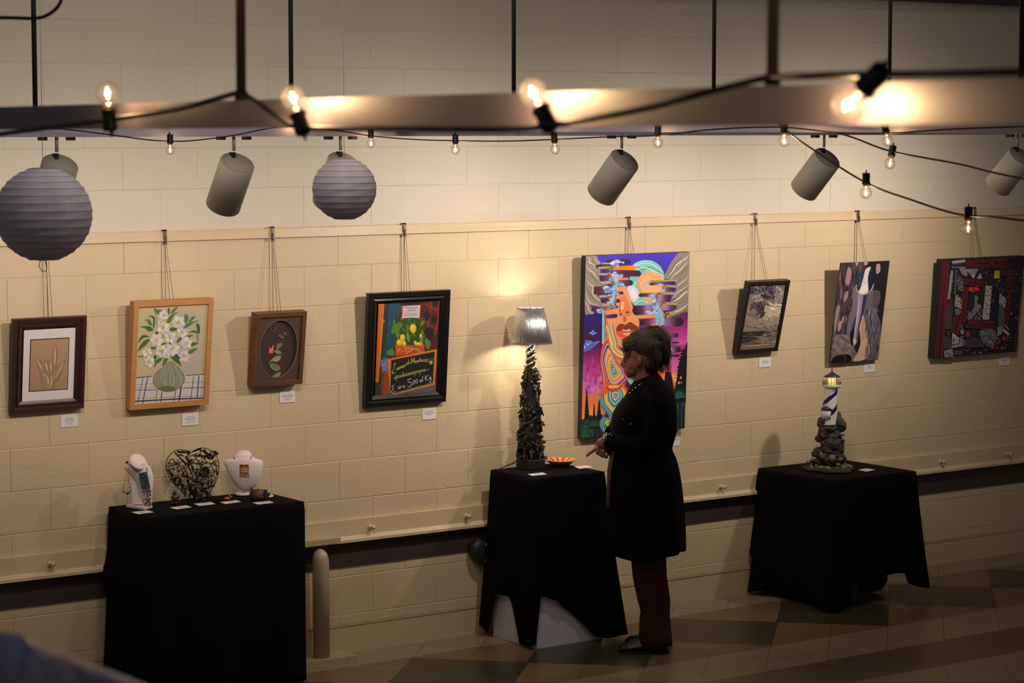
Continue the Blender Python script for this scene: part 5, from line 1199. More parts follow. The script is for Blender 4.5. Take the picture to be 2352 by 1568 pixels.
MB().tube([(c0.x,c0.y,zb-.02),(c0.x,c0.y,bc.z-.075)], .006, 10).build('lamp_holder', M_steel, Lm)
lamp('lamp_bulb_light', 'POINT', bc+Vector((0,0,-.056)), 7.5, (1,.88,.72), .02)
lamp('lamp_bulb_light_up', 'POINT', bc+Vector((0,0,.044)), 3.5, (1,.88,.72), .02)
MB().tube(spline([f(1188,1060,.02), f(1172,1068,.03), f(1155,1074,.02), f(1149,1077,.01)], 5), .0032, 6).build('power_cord', mat('black_cord', (14,13,12), .5), Lm)
# orange dish
A0 = at(1288, 1069, z=z2); f = plane_through(A0); k = f.m
D_ = empty('glass_dish', A0, 'orange and yellow scalloped glass dish beside the lamp', 'dish')
n = 60; rings = []
for r, h in ((.10,.001),(.5,.002),(.75,.018),(1.0,.030),(1.02,.034),(.97,.034),(.74,.024),(.5,.008),(.1,.006)):
    rings.append([Vector((A0.x+math.cos(a)*r*36*k*(1+.05*math.cos(13*a)), A0.y+math.sin(a)*r*36*k*(1+.05*math.cos(13*a)), z2+h+.006*math.cos(13*a)*max(0,r-.6))) for a in [2*PI*j/n for j in range(n)]])
cols = []
for i, r in enumerate(rings):
    for j in range(n): cols.append((236,170,30) if math.cos(13*2*PI*j/n) > .1 else (196,66,20))
b = MB(); b.loft(rings, caps=True); b.c = cols
b.build('bowl', mat('orange_glass', (255,255,255), .15, attr=True, coat=.6, var=.3, vscale=60), D_)

# ------------------------------------------------------------------ lighthouse
A0 = at(1907, 1078, z=z3); f = plane_through(A0); k = f.m; ox, oy, os_ = 1780, 820, 5.407
g8 = lambda x, y, t=0: f(ox+x/os_, oy+y/os_, t)
Lh = empty('lighthouse_model', A0, 'blue and white striped lighthouse model on a craggy rock, lantern lit', 'lighthouse model')
M_rock = mat('grey_brown_rock', (66,60,50), .85, bump=1.0, bscale=35, var=.6, vscale=24); 
rr = random.Random(4)
b = MB()
for x, y, rx, ry, t in ((690,860,120,45,-.02),(600,790,55,70,-.012),(790,800,45,75,-.012),(860,850,30,60,0),(700,1240,140,120,0),(690,1120,130,120,0),(690,1000,135,120,0),(700,920,130,90,.0),(600,820,75,90,-.0),(800,830,70,90,0),(600,940,75,90,-.01),(540,1010,50,45,-.01),(540,1180,70,70,-.01),(480,1200,30,40,0),(800,1120,60,130,0),(830,880,50,50,0),(650,1290,230,50,0),(780,1250,110,70,0),(720,1060,130,100,-.02),(700,900,100,50,.02),(790,760,40,80,.02),(620,780,60,60,0)):
    c = g8(x, y, t); b.ell(c, rx/os_*k, ry/os_*k*.9, ry/os_*k, 14, 10, (RGT, NH, Vector((0,0,1))), jit=.10)
for i in range(46):
    y = rr.uniform(860,1250); x = 700+rr.uniform(-130,130)*(1 if y > 900 else .8); c = g8(x, y, -.03-rr.uniform(0,.02)); s_ = rr.uniform(10,30)/os_*k
    b.ell(c, s_*1.7, s_, s_*.7, 8, 6, (RGT, NH, Vector((0,0,1))), jit=.2)
b.build('rock', M_rock, Lh, mods=[('remesh','REMESH',dict(mode='VOXEL', voxel_size=.0035, use_smooth_shade=False))])
b = MB(); ctr_ = Vector((A0.x, A0.y, z3))
b.loft([[ctr_+Vector((math.cos(a)*R*(1+.12*math.sin(3*a+1)+.06*math.sin(7*a)), math.sin(a)*R*(1+.12*math.sin(3*a+1)+.06*math.sin(7*a)), h)) for a in [2*PI*j/40 for j in range(40)]] for R, h in ((58*k,0),(59*k,.008),(52*k,.016),(25*k,.022))])
b.build('ground_base', mat('mossy_base', (50,48,30), .9, bump=.8, bscale=60, var=.4, vscale=30), Lh)
M_bo = mat('pale_boulder', (120,112,90), .85, bump=.5, bscale=60, var=.3, vscale=30)
for i in range(34):
    a = rr.uniform(0, 2*PI); R = rr.uniform(.55,.9)*56*k; s_ = rr.uniform(.006,.015); c = ctr_+Vector((math.cos(a)*R, math.sin(a)*R, .014+s_*.6)); MB().ell(c, s_, s_, s_*.85, 8, 6, jit=.12).build('boulder', M_bo, Lh)
for x, y, s_ in ((460,1255,30),(700,1240,48),(560,1200,30),(620,1255,24),(800,1250,34),(770,1320,26),(400,1290,26)): c = g8(x, y, -.045); MB().ell(c, s_/os_*k, s_/os_*k, s_/os_*k, 10, 8, jit=.08).build('boulder', M_bo, Lh)
tw = g8(690, 600); twx, twy = tw.x, tw.y
def zz(y): return g8(690, y).z
ux = RGT
def ax(x): return g8(x, 600)
prof = [(800,100),(700,98),(600,88),(500,84),(380,80)]
n = 40; rings = []; cols = []
for j in range(41):
    y = 835-(835-375)*j/40
    for (a_,u_),(b2,v_) in zip([(840,103)]+prof, prof):
        if b2 <= y <= a_: w_ = u_+(v_-u_)*(a_-y)/(a_-b2); break
    xc = 695-(y-375)*.055 if y > 375 else 695; c = ax(xc); c.z = zz(y); R = w_/os_*k
    rings.append([c+RGT*math.cos(a)*R+NH*math.sin(a)*R for a in [2*PI*q/n for q in range(n)]])
    for q in range(n):
        th = 2*PI*q/n; ph = (th/(2*PI)*2 - (y-375)/395*1.0*-1*-1 + .30) % 1.0
        ph = ((th)/PI + (810-y)/300 - .0) % 2.0
        cols.append(th)
b = MB(); b.loft(rings); 
cc = []
for j in range(41):
    y = 835-(835-375)*j/40
    for q in range(n):
        th = 2*PI*q/n           # front faces the viewer at th = 3pi/2, right = 0 (2pi), left = pi
        u_ = ((th-PI) % (2*PI))/PI   # 0 left .. .5 front .. 1 right
        # stripe goes down-left: right edge at y=385 to left at y=590
        yc = 590-205*u_ if u_ <= 1 else 0
        d = min(abs(y-yc), abs(y-(yc+190+30*(1-u_)))) if u_ <= 1 else 999
        cc.append((22,22,66) if d < 32 else (226,220,216))
b.c = cc
b.build('tower', mat('lighthouse_paint', (255,255,255), .45, attr=True, bump=.1), Lh)
# small side turret with blue cone roof
c = g8(638, 700, -.02); b = MB(); b.lathe([(70/os_*k,0),(68/os_*k,(zz(645)-zz(760)))], Vector((c.x,c.y,zz(760))), 24); b.build('side_turret', mat('white_turret', (222,216,212), .5), Lh)
MB().lathe([(80/os_*k,0),(60/os_*k,25/os_*k),(.001,62/os_*k)], Vector((c.x,c.y,zz(645))), 24).build('turret_roof', mat('navy_roof', (32,30,78), .4), Lh)
c = ax(703); 
MB().lathe([(86,0),(100,-18),(118,-30),(120,-62),(84,-62)], Vector((c.x,c.y,zz(378))), 32, caps=False).b if False else None
b = MB(); b.lathe([(82/os_*k,0),(108/os_*k,12/os_*k),(118/os_*k,20/os_*k),(118/os_*k,40/os_*k),(60/os_*k,42/os_*k)], Vector((c.x,c.y,zz(382))), 32); b.build('gallery', mat('white_turret', (222,216,212), .5), Lh)
rl = MB(); zg = zz(342)
for hh in (0, 22, 42): rl.tube([Vector((c.x,c.y,zg+hh/os_*k))+Vector((math.cos(a),math.sin(a),0))*114/os_*k for a in [2*PI*j/28 for j in range(28)]], .0010, 5, closed=True)
for j in range(18):
    a = 2*PI*j/18; a2 = 2*PI*(j+1)/18; p = Vector((c.x,c.y,zg))+Vector((math.cos(a),math.sin(a),0))*114/os_*k; p2 = Vector((c.x,c.y,zg))+Vector((math.cos(a2),math.sin(a2),0))*114/os_*k; u = Vector((0,0,42/os_*k))
    rl.tube([p, p+u], .0009, 5); rl.tube([p, p2+u], .0007, 4); rl.tube([p+u, p2], .0007, 4)
rl.build('railing', mat('brass_railing', (130,110,60), .4, .7), Lh)
zl0, zl1 = zz(338), zz(246)
MB().lathe([(50/os_*k,0),(50/os_*k,zl1-zl0)], Vector((c.x,c.y,zl0)), 8, smooth=False).build('lantern_glass', mat('lit_lantern_glass', (255,220,110), .4, emit=(255,222,125), estr=1.0), Lh)
lb_ = MB()
for j in range(8): a = 2*PI*j/8; q = Vector((c.x+math.cos(a)*52/os_*k, c.y+math.sin(a)*52/os_*k, zl0)); lb_.tube([q, Vector((q.x,q.y,zl1))], .0012, 5)
lb_.build('glazing_bars', mat('dark_bar', (40,30,20), .5), Lh)
MB().lathe([(104/os_*k,0),(106/os_*k,2/os_*k),(60/os_*k,28/os_*k),(14/os_*k,60/os_*k),(.001,66/os_*k)], Vector((c.x,c.y,zz(244))), 32).build('roof', mat('navy_roof', (32,30,78), .4), Lh)
fz = zz(182)
MB().lathe([(.0015,0),(.0065,.003),(.0028,.008),(.0055,.013),(.0022,.017),(.004,.021),(.0006,.026)], Vector((c.x,c.y,fz)), 10).build('finial', mat('copper_finial', (190,96,50), .35, .5), Lh)

# ------------------------------------------------------------------ things on the left pedestal
M_bust = mat('white_velvet', (238,220,218), .8, sheen=.3)
# bust with copper pendant
A0 = at(559, 1136, z=zt); f = plane_through(A0); k = f.m; s9 = 9.8; g3 = lambda x, y, t=0: f(500+x/s9, 1020+y/s9, t)
Bz = empty('necklace_bust', A0, 'white necklace bust facing front wearing a square copper pendant', 'display bust')
rows = [(1040,600,700),(1010,500,780),(950,415,850),(880,365,900),(800,318,935),(700,262,975),(600,213,1008),(500,175,1026),(430,150,1029),(380,142,1018),(350,165,985),(335,220,935),(322,300,890),(305,345,850),(285,365,815),(255,385,790),(225,400,765)]
rings = []
for y, x0_, x1_ in rows:
    cxx = (x0_+x1_)/2; hw = (x1_-x0_)/2; t = .0; dep = .020+.022*min(1, hw/400)
    if y < 330: dep = hw/s9*k*.62
    bow = -.010*math.sin((1040-y)/700*PI*.8) if y > 330 else -.006
    rings.append([g3(cxx+hw*math.cos(a), y, bow+dep*math.sin(a)*(1 if math.sin(a) < 0 else .35)) for a in [2*PI*j/36 for j in range(36)]])
MB().loft(rings, caps=True).build('torso', M_bust, Bz)
cn = g3(582, 222); MB().lathe([(.001,.0),(.98*172/s9*k,0),(172/s9*k,.003),(.95*172/s9*k,.006),(.001,.007)], cn-Vector((0,0,.004)), 32, caps=False, axis=(Vector((0,0,.9))-NH*.43)).build('neck_cap', M_bust, Bz)
MB().tube([g3(600,1050), g3(590,1140)], 30/s9*k, 14).build('stem', M_bust, Bz)
cb = g3(560, 1150); MB().lathe([(160/s9*k,0),(160/s9*k,.008),(140/s9*k,.011)], Vector((cb.x,cb.y,zt)), 28).build('foot', M_bust, Bz)
N_ = empty('pendant_necklace', g3(620,560,-.05), 'square hammered copper pendant on black cord round the front bust', 'necklace')
MB().tube(spline([g3(370,265,-.026), g3(400,310,-.035), g3(470,370,-.042), g3(545,415,-.046)],4)+[], .0018, 6).build('cord', mat('black_cord', (14,13,12), .5), N_)
MB().tube(spline([g3(685,400,-.046), g3(730,335,-.04), g3(765,280,-.03), g3(775,240,-.022)],4), .0018, 6).build('cord', mat('black_cord', (14,13,12), .5), N_)
M_cop = mat('hammered_copper', (216,130,90), .28, .9, bump=1.0, bscale=160)
b = MB(); c = g3(622,565,-.050); b.obox(c, RGT*105/s9*k, NH*.002, Vector((0,0,1))*135/s9*k); pd = b.build('pendant', M_cop, N_)
MB().tube([g3(530,435,-.053), g3(712,420,-.053)], .0032, 10).build('bail', mat('bright_copper', (240,170,120), .25, .9), pd)
MB().ell(g3(622,570,-.054), 62/s9*k, .003, 80/s9*k, 14, 10, (RGT, NH, Vector((0,0,1)))).build('silver_inlay', mat('silver_inlay', (190,186,160), .3, .8, bump=1.0, bscale=200), pd)
# bust in three quarter view
A0 = at(315, 1166, z=zt); f = plane_through(A0); k = f.m; s1 = 8.711; g1 = lambda x, y, t=0: f(270+x/s1, 1020+y/s1, t)
Bs = empty('necklace_bust', A0, 'white necklace bust turned to the side, draped with teal and bead jewellery', 'display bust')
rows = [(1205,520,694),(1120,495,692),(1000,450,698),(900,420,706),(800,385,715),(700,335,720),(620,270,714),(560,205,700),(500,150,670),(450,120,630),(425,125,605),(400,168,600),(372,205,596)]
rings = []
for i, (y, x0_, x1_) in enumerate(rows):
    cx_ = (x0_+x1_)/2; hw = (x1_-x0_)/2; dep = .018+.010*hw/280
    rings.append([g1(cx_+hw*math.cos(a), y+ (-20*math.cos(a) if y < 520 else 0), dep*math.sin(a)*(1 if math.sin(a) < 0 else .5)-.004*math.cos(a)) for a in [2*PI*j/32 for j in range(32)]])
MB().loft(rings).build('torso', M_bust, Bs)
MB().lathe([(.001,-.004),(.92*184/s1*k,-.004),(184/s1*k,.0),(.94*184/s1*k,.006),(.001,.007)], g1(418,340,-.016), 32, caps=False, axis=(Vector((0,0,.59))-NH*.6+RGT*.54)).build('neck_cap', M_bust, Bs)
b = MB(); P = [(235,590),(340,700),(420,880),(490,1080),(520,1195),(300,1195),(285,900)]
b.add([g1(x,y,t) for t in (-.004,.035) for x,y in P], [tuple(range(7))[::-1], tuple(range(7,14))]+[(i,(i+1)%7,(i+1)%7+7,i+7) for i in range(7)]); b.build('side_panel', M_bust, Bs)
b = MB(); P = [(175,1205),(530,1262),(696,1218),(360,1175)]
Q4 = [at(270+x/s1, 1020+y/s1, z=zt+.012) for x,y in P]; b.add([Vector((q.x,q.y,zt)) for q in Q4]+Q4, [(0,3,2,1),(4,5,6,7),(0,1,5,4),(1,2,6,5),(2,3,7,6),(3,0,4,7)]); b.build('foot', M_bust, Bs)
N_ = empty('pendant_necklace', g1(560,700,-.035), 'long teal glass and dark bead pendant on the side facing bust', 'necklace')
MB().tube(spline([g1(200,350,-.01), g1(250,395,-.022), g1(340,460,-.027), g1(440,555,-.03)],4), .0014, 6).build('cord', mat('brown_cord', (70,40,34), .6), N_)
MB().tube(spline([g1(600,440,-.02), g1(606,490,-.026), g1(608,540,-.03)],4), .0014, 6).build('cord', mat('brown_cord', (70,40,34), .6), N_)
b = MB(); P = [(445,560),(608,530),(680,870),(505,885)]
b.add([g1(x,y,t) for t in (-.038,-.030) for x,y in P], [(3,2,1,0),(4,5,6,7),(0,1,5,4),(1,2,6,5),(2,3,7,6),(3,0,4,7)]); b.build('glass_panel', mat('teal_glass', (40,72,84), .12, bump=.8, bscale=120, var=.5, vscale=90, coat=.8), N_)
bd = MB(); bl = MB()
for i in range(44):
    y = rr.uniform(890,1190); x = 600+rr.uniform(-80,85)*(1 if y < 1120 else .8)+(y-900)*.05; s_ = rr.uniform(14,26)/s1*k
    (bl if i % 4 == 0 else bd).ell(g1(x,y,-.030-rr.uniform(0,.006)), s_*.8, s_*.8, s_*.8, 8, 6)
bd.build('dark_beads', mat('garnet_beads', (56,28,28), .15, coat=.7), N_); bl.build('silver_beads', mat('silver_beads', (200,190,180), .2, .9), N_)
E_ = empty('bead_bracelet', g1(190,760,0), 'dark bead bracelet looped over the shoulder of the side facing bust', 'bracelet')
MB().tube(spline([g1(195,545,-.012), g1(160,700,-.012), g1(130,850,-.012), g1(125,940,-.012), g1(180,975,-.012), g1(240,960,-.012), g1(275,910,-.012), g1(262,820,-.01), g1(235,700,-.01), g1(215,560,-.01)],4), .0012, 5).build('cord', mat('brown_cord', (70,40,34), .6), E_)
b = MB()
for x, y, s_ in ((135,945,18),(185,965,12),(215,968,26),(245,955,20),(270,925,14),(215,655,14),(218,700,12),(222,745,14),(225,790,10),(240,855,14),(205,350,26),(180,365,18)): b.ell(g1(x,y,-.014), s_/s1*k, s_/s1*k, s_/s1*k, 8, 6)
b.build('beads', mat('dark_green_beads', (34,36,30), .2, coat=.6), E_)

# heart of scrap metal
A0 = at(446, 1147, z=zt); f = plane_through(A0); k = f.m; s2 = 10.453; g2 = lambda x, y, t=0: f(370+x/s2, 1015+y/s2, t)
Ht = empty('heart_sculpture', A0, 'openwork heart sculpture welded from scrap metal parts and wire', 'sculpture')
out = [(720,255),(650,215),(560,190),(450,180),(330,215),(220,300),(150,400),(120,520),(125,640),(165,760),(230,900),(330,1020),(450,1140),(600,1270),(720,1350),(800,1400),(900,1440),(960,1430),(1060,1340),(1150,1230),(1240,1090),(1310,950),(1360,800),(1385,640),(1380,500),(1345,380),(1270,270),(1150,180),(1020,140),(900,155),(800,200)]
rim = MB(); oP = [g2(x,y,0) for x,y in out]; rim.tube(spline(oP, 4, True), .0022, 6, closed=True)
rim.build('wire_outline', mat('heart_wire', (70,60,48), .4, .7), Ht)
hs = []
def newS():
    hs.append(MB()); return hs[-1]
from math import hypot
def inside(x, y):
    c = False; n_ = len(out); j = n_-1
    for i in range(n_):
        xi, yi = out[i]; xj, yj = out[j]
        if (yi > y) != (yj > y) and x < (xj-xi)*(y-yi)/(yj-yi)+xi: c = not c
        j = i
    return c
rr = random.Random(21); hb = MB()
def bolt(m_, p, q, r, head=True):
    m_.tube([p, q], r, 8)
    d = (q-p).normalized()
    if head: m_.tube([q-d*r*.4, q+d*r*1.4], r*1.8, 6, smooth=False)
for (x0_,y0_),(x1_,y1_),r in (((340,240),(600,510),30),((400,470),(560,820),14),((590,800),(1000,1010),40),((620,900),(720,1250),46),((700,1000),(850,1330),60),((860,900),(1130,1240),24),((780,330),(1100,330),34),((740,240),(940,170),22),((800,410),(1130,470),10),((1190,420),(1290,290),46),((160,600),(370,540),18),((180,640),(300,820),46),((1080,580),(1060,760),80),((900,560),(1100,500),14),((830,800),(900,500),12),((1200,500),(1280,720),16),((1320,600),(1350,760),22),((600,330),(700,500),50),((470,580),(560,720),12),((740,600),(860,880),24),((380,240),(650,250),34),((1000,200),(1120,330),50),((900,950),(1120,1290),50),((640,560),(720,740),22),((350,900),(520,1000),12),((820,1150),(1000,1400),46),((1060,1130),(1250,1060),24),((500,1000),(520,1110),34)):
    t = rr.uniform(-.02,.02); bolt(hb, g2(x0_,y0_,t), g2(x1_,y1_,t+rr.uniform(-.008,.008)), r/s2*k*.8)
for x, y, R, w_ in ((275,450,56,10),(1260,862,56,9),(400,915,80,34),(1165,985,62,18),(595,1000,42,13),(780,445,26,10),(1310,455,30,12),(310,630,26,12),(430,455,40,6),(950,770,50,14),(600,740,46,12),(1080,650,70,20)):
    tgt = newS() if (x, y) == (595,1000) else hb; t = -.018
    tgt.tube([g2(x+R*math.cos(a), y+R*math.sin(a), t) for a in [2*PI*j/20 for j in range(20)]], w_/s2*k, 6, closed=True)
cnt = 0
while cnt < 340:
    x, y = rr.uniform(130,1380), rr.uniform(160,1400)
    if not inside(x, y): continue
    if rr.random() > (.45 if y < 700 and x < 500 else .8): continue
    a = rr.uniform(0, PI); L = rr.uniform(25,90); x1_, y1_ = x+math.cos(a)*L, y+math.sin(a)*L
    if not (inside(x1_, y1_) and inside(x-math.cos(a)*L, y-math.sin(a)*L)): continue
    cnt += 1; t = rr.uniform(-.02,.02); tgt = newS() if rr.random() < .10 else hb; q = rr.random(); r = rr.uniform(6,20)/s2*k
    if q < .5: bolt(tgt, g2(x,y,t), g2(x1_,y1_,t), r*.8)
    elif q < .7: tgt.obox(g2(x,y,t), (g2(x1_,y1_,t)-g2(x,y,t))*.6, NH*.002, Vector((0,0,1))*r)
    elif q < .85: tgt.tube([g2(x+(r/k*s2*1.6)*math.cos(b_), y+(r/k*s2*1.6)*math.sin(b_), t) for b_ in [2*PI*j/12 for j in range(12)]], r*.5, 6, closed=True)
    else: tgt.ell(g2(x,y,t), r*1.3, r*1.3, r*1.3, 8, 6)
hb.build('welded_scrap', M_scrap, Ht); [q.build('shiny_bolt', M_steel, Ht) for q in hs]
MB().tube([g2(560,1170,.02), g2(515,1360,.07)], .003, 6).build('support_leg', M_scrap, Ht)
MB().tube([g2(1100,1200,.02), g2(1130,1330,.07)], .003, 6).build('support_leg', M_scrap, Ht)
# small brown figurine
A0 = at(401, 1157, z=zt); f = plane_through(A0); k = f.m; g2 = lambda x, y, t=0: f(370+x/s2, 1015+y/s2, t)
Fg = empty('figurine', A0, 'small dark brown figurine with a rounded head left of the metal heart', 'figurine')
b = MB(); fm = mat('glossy_brown_ceramic', (70,28,24), .2, coat=.6)
zc = (Vector((0,0,1)))
A3 = (RGT, NH, Vector((0,0,1)))
b.ell(g2(322,1230), 52/s2*k, 50/s2*k, 80/s2*k, 14, 10, A3); b.ell(g2(330,1360), 75/s2*k, 66/s2*k, 105/s2*k, 14, 10, A3); b.ell(g2(255,1330), 22/s2*k, 22/s2*k, 52/s2*k, 10, 8, A3); b.ell(g2(420,1310), 24/s2*k, 22/s2*k, 52/s2*k, 10, 8, A3)
b.ell(g2(300,1455), 45/s2*k, 60/s2*k, 36/s2*k, 10, 8, A3); b.ell(g2(365,1455), 45/s2*k, 60/s2*k, 36/s2*k, 10, 8, A3)
b.build('body', fm, Fg, mods=VOX(.0016))
MB().ell(g2(452,1385,-.01), 26/s2*k, 24/s2*k, 32/s2*k, 10, 8, A3).build('held_bead', mat('amber_bead', (120,90,50), .15, coat=.6), Fg)
# orange bird ornament
A0 = at(523, 1147, z=zt); f = plane_through(A0); k = f.m; g3 = lambda x, y, t=0: f(500+x/s9, 1020+y/s9, t)
Bd = empty('bird_ornament', A0, 'small amber glass bird ornament with silver head near the pendant bust', 'ornament')
MB().ell(g3(215,1225), 70/s9*k, 45/s9*k, 42/s9*k, 14, 10, A3).build('body', mat('amber_glass', (170,96,20), .15, coat=.7), Bd)
b = MB(); b.ell(g3(300,1180), 26/s9*k, 24/s9*k, 26/s9*k, 10, 8, A3); b.tube([g3(275,1205), g3(295,1185)], .0018); b.tube([g3(262,1130), g3(268,1165), g3(285,1185)], .0016); b.build('head', mat('silver_beads', (200,190,180), .2, .9), Bd)
# leather cuff
A0 = at(592, 1150, z=zt); f = plane_through(A0); k = f.m; g3 = lambda x, y, t=0: f(500+x/s9, 1020+y/s9, t)
Cf = empty('leather_cuff', A0, 'brown leather cuff bracelet standing on a black roll, with silver clasp', 'bracelet')
c = g3(895,1160,.03); r = .026
MB().lathe([(122/s9*k,-.036),(122/s9*k,.044)], c, 28, axis=RGT).build('display_roll', mat('black_velvet', (18,17,18), .95), Cf)
MB().lathe([(122/s9*k,-.0285*1),(130/s9*k,-.0285),(130/s9*k,.0285),(122/s9*k,.0285)], c, 32, axis=RGT, caps=False).build('cuff', mat('brown_leather', (96,54,36), .5, bump=.4, var=.3, vscale=40), Cf)
MB().tube([c+Vector((0,0,126/s9*k)), c+Vector((0,0,148/s9*k))], .002).ell(c+Vector((0,0,150/s9*k)), .003,.003,.003,8,6).build('clasp', mat('silver_beads', (200,190,180), .2, .9), Cf)
# ------------------------------------------------------------------ the visitor
A0 = at(1482, 1490, z=0); f = plane_through(A0); k = f.m
Z = Vector((0,0,1)); A3 = (RGT, NH, Z)
Wm = empty('person', A0, 'woman in long black coat and dark red trousers pointing, hair pinned up, seen in profile', 'person')
M_skin = mat('skin', (124,80,60), .5, var=.08, vscale=30)
b = MB()
# head
b.ell(f(1478,806), 41*k, .073, 47*k, 24, 16, A3)
b.ell(f(1460,832,0), 24*k, .058, 30*k, 18, 12, A3)
b.ell(f(1452,850,0), 18*k, .046, 16*k, 16, 10, A3)
b.ell(f(1445.5,861), 7.5*k, .020, 6.5*k, 12, 8, A3)
b.ell(f(1441,812), 8*k, .046, 13*k, 12, 8, A3)          # brow
b.tube([f(1437,817), f(1433.5,826), f(1429.8,834.5), f(1433,840)], [.008,.010,.0125,.009], 10)
b.ell(f(1429.6,836.5), 3.6*k, .010, 3.6*k, 10, 8, A3)
for s_ in (-1, 1): b.ell(f(1433.5,838,.010*s_), 3.5*k, .007, 2.8*k, 8, 6, A3)
b.ell(f(1436.6,846.8), 4.2*k, .022, 2.6*k, 10, 8, A3); b.ell(f(1437.4,851.8), 4.4*k, .020, 2.9*k, 10, 8, A3)   # lips
for s_ in (-1, 1): b.ell(f(1449,838,.030*s_), 10*k, .018, 12*k, 10, 8, A3)
# ears
for s_ in (-1, 1):
    b.ell(f(1467,827,.072*s_), 6.5*k, .010, 11.5*k, 12, 8, A3)
# neck, trunk
b.tube([f(1474,838), f(1477,858), f(1481,880), f(1487,900)], [.054,.050,.055,.075], 20)
b.ell(f(1496,925), 40*k, .155, 45*k, 20, 12, A3); b.ell(f(1490,985), 42*k, .135, 75*k, 20, 12, A3); b.ell(f(1495,1095), 46*k, .155, 80*k, 20, 12, A3)
# legs
for s_, dx in ((-1, 0), (1, 6)):
    t = .085*s_
    b.tube([f(1492+dx,1140,t), f(1494+dx,1240,t), f(1500+dx,1315,t), f(1508+dx,1400,t), f(1511+dx,1458,t)], [.085,.072,.056,.046,.034], 16)
# arms: shoulder, elbow, wrist
arms = {-1: [(1510,908,-.155),(1503,960,-.19),(1488,1008,-.19),(1440,1016,-.13),(1394,1003,-.07)], 1: [(1500,908,.155),(1488,950,.19),(1466,995,.19),(1430,1004,.12),(1402,1012,.02)]}
for s_, P in arms.items(): b.tube([f(*q) for q in P], [.056,.047,.043,.034,.024], 14)
# near hand: palm, pointing index, three curled fingers, thumb
def seg(P, R): 
    for i in range(len(P)-1): b.cap(f(*P[i]), f(*P[i+1]), R[i], R[i+1], 10)
seg([(1392,1001,-.068),(1381,1015,-.062)], [.022,.026]); b.ell(f(1381.5,1016,-.055), 10*k, .032, 14*k, 14, 10, (  (RGT*.75+Z*.5).normalized(), NH, (Z*.75-RGT*.5).normalized()))
seg([(1373.5,1024,-.040),(1364.5,1031,-.036),(1355,1038,-.032),(1347.8,1044,-.030)], [.0105,.0095,.0085,.0072])      # index
seg([(1374.5,1027,-.055),(1370.5,1036,-.053),(1376,1040,-.048),(1381,1036,-.042)], [.0105,.0095,.0085,.0075])        # middle, curled
seg([(1380,1030,-.068),(1378.5,1041,-.067),(1384.5,1044.5,-.062),(1388,1039,-.055)], [.010,.009,.0082,.0072])           # ring
seg([(1386,1031,-.080),(1386.5,1043,-.080),(1392,1046,-.076),(1394.5,1041,-.07)], [.0092,.0084,.0076,.0068])           # little
seg([(1385,1008,-.040),(1376,1013,-.028),(1370,1021,-.024),(1366,1028.5,-.026)], [.012,.0115,.0098,.0082])            # thumb
# far hand, clasping behind
b.ell(f(1399,1024,.0), 11*k, .026, 13*k, 12, 8, A3)
for i, (x, y, t) in enumerate(((1391,1030,-.020),(1395,1035,-.016),(1400,1038,-.008),(1405,1038,0))):
    seg([(x+4,y-6,t+.014),(x,y,t),(x+2.5,y+6,t+.002),(x+6.5,y+6,t+.008)], [.0095,.009,.0082,.0072])
seg([(1401,1016,-.01),(1393,1018,-.022),(1388,1023,-.026)], [.0115,.010,.0085])
body = b.build('body', M_skin, Wm, mods=[('remesh','REMESH',dict(mode='VOXEL',voxel_size=.0032,use_smooth_shade=True)),('smooth','SMOOTH',dict(factor=.5,iterations=7))])
# face details
for s_ in (-1, 1): MB().ell(f(1440.8,823.8,.029*s_), 3.0*k, .011, 1.6*k, 12, 8, A3).build('eye', mat('eye_white', (120,104,92), .3), body)
fe = MB()
for s_ in (-1, 1):
    fe.ell(f(1438.4,823.8,.031*s_), 1.5*k, .0065, 1.4*k, 10, 6, A3)
    fe.tube(spline([f(1436.5,820.5,.018*s_), f(1437.2,818.6,.032*s_), f(1442,820,.046*s_)],3), .0014, 5)
    fe.tube(spline([f(1434.6,814.5,.016*s_), f(1436,812.2,.032*s_), f(1443,813.5,.050*s_)],3), .0022, 5)
fe.build('brows_and_lashes', mat('dark_brown_hair', (52,40,30), .6), body)
MB().ell(f(1434.9,847.6), 2.2*k, .017, 1.5*k, 12, 6, A3).ell(f(1435.6,851.4), 2.4*k, .015, 1.8*k, 12, 6, A3).build('lips', mat('lip_colour', (140,70,62), .4), body)
# coat
def ringf(y, x0, x1, hw, n=40, t0=0, pw=.85, tilt=0):
    cx_, hx = (x0+x1)/2, (x1-x0)/2; out = []
    for j in range(n):
        a = 2*PI*j/n; ca, sa = math.cos(a), math.sin(a)
        out.append(f(cx_+hx*math.copysign(abs(ca)**pw, ca), y+tilt*ca, t0+hw*math.copysign(abs(sa)**pw, sa)))
    return out
M_coat = mat('black_wool_coat', (8,7,7), .95, bump=.35, bscale=70, spec=.1)
R = [(862,1459,1508,.064,40,0,.85,-11),(873,1453,1519,.082,40,0,.85,-6),(890,1446,1541,.135),(903,1440,1549,.168),(920,1428,1553,.186),(937,1413,1555,.190),(954,1404,1556,.190),(978,1402,1556.5,.186),(1003,1403,1552,.172),(1024,1401,1544,.160),(1034,1400,1544,.158),(1048,1399,1553,.165),(1080,1398,1561,.186),(1130,1397,1567,.205),(1180,1398,1570,.22),(1230,1398,1571.5,.235),(1258,1400,1571,.24)]
rings = [ringf(*r) for r in R]
n = 40
for i, rg_ in enumerate(rings):
    if R[i][0] > 1040:
        q = (R[i][0]-1040)/220
        for j in range(n):
            a = 2*PI*j/n; off = .016*q*math.sin(7*a+1.2)+.008*q*math.sin(13*a)
            rg_[j] = rg_[j]+(RGT*math.cos(a)+NH*math.sin(a))*off
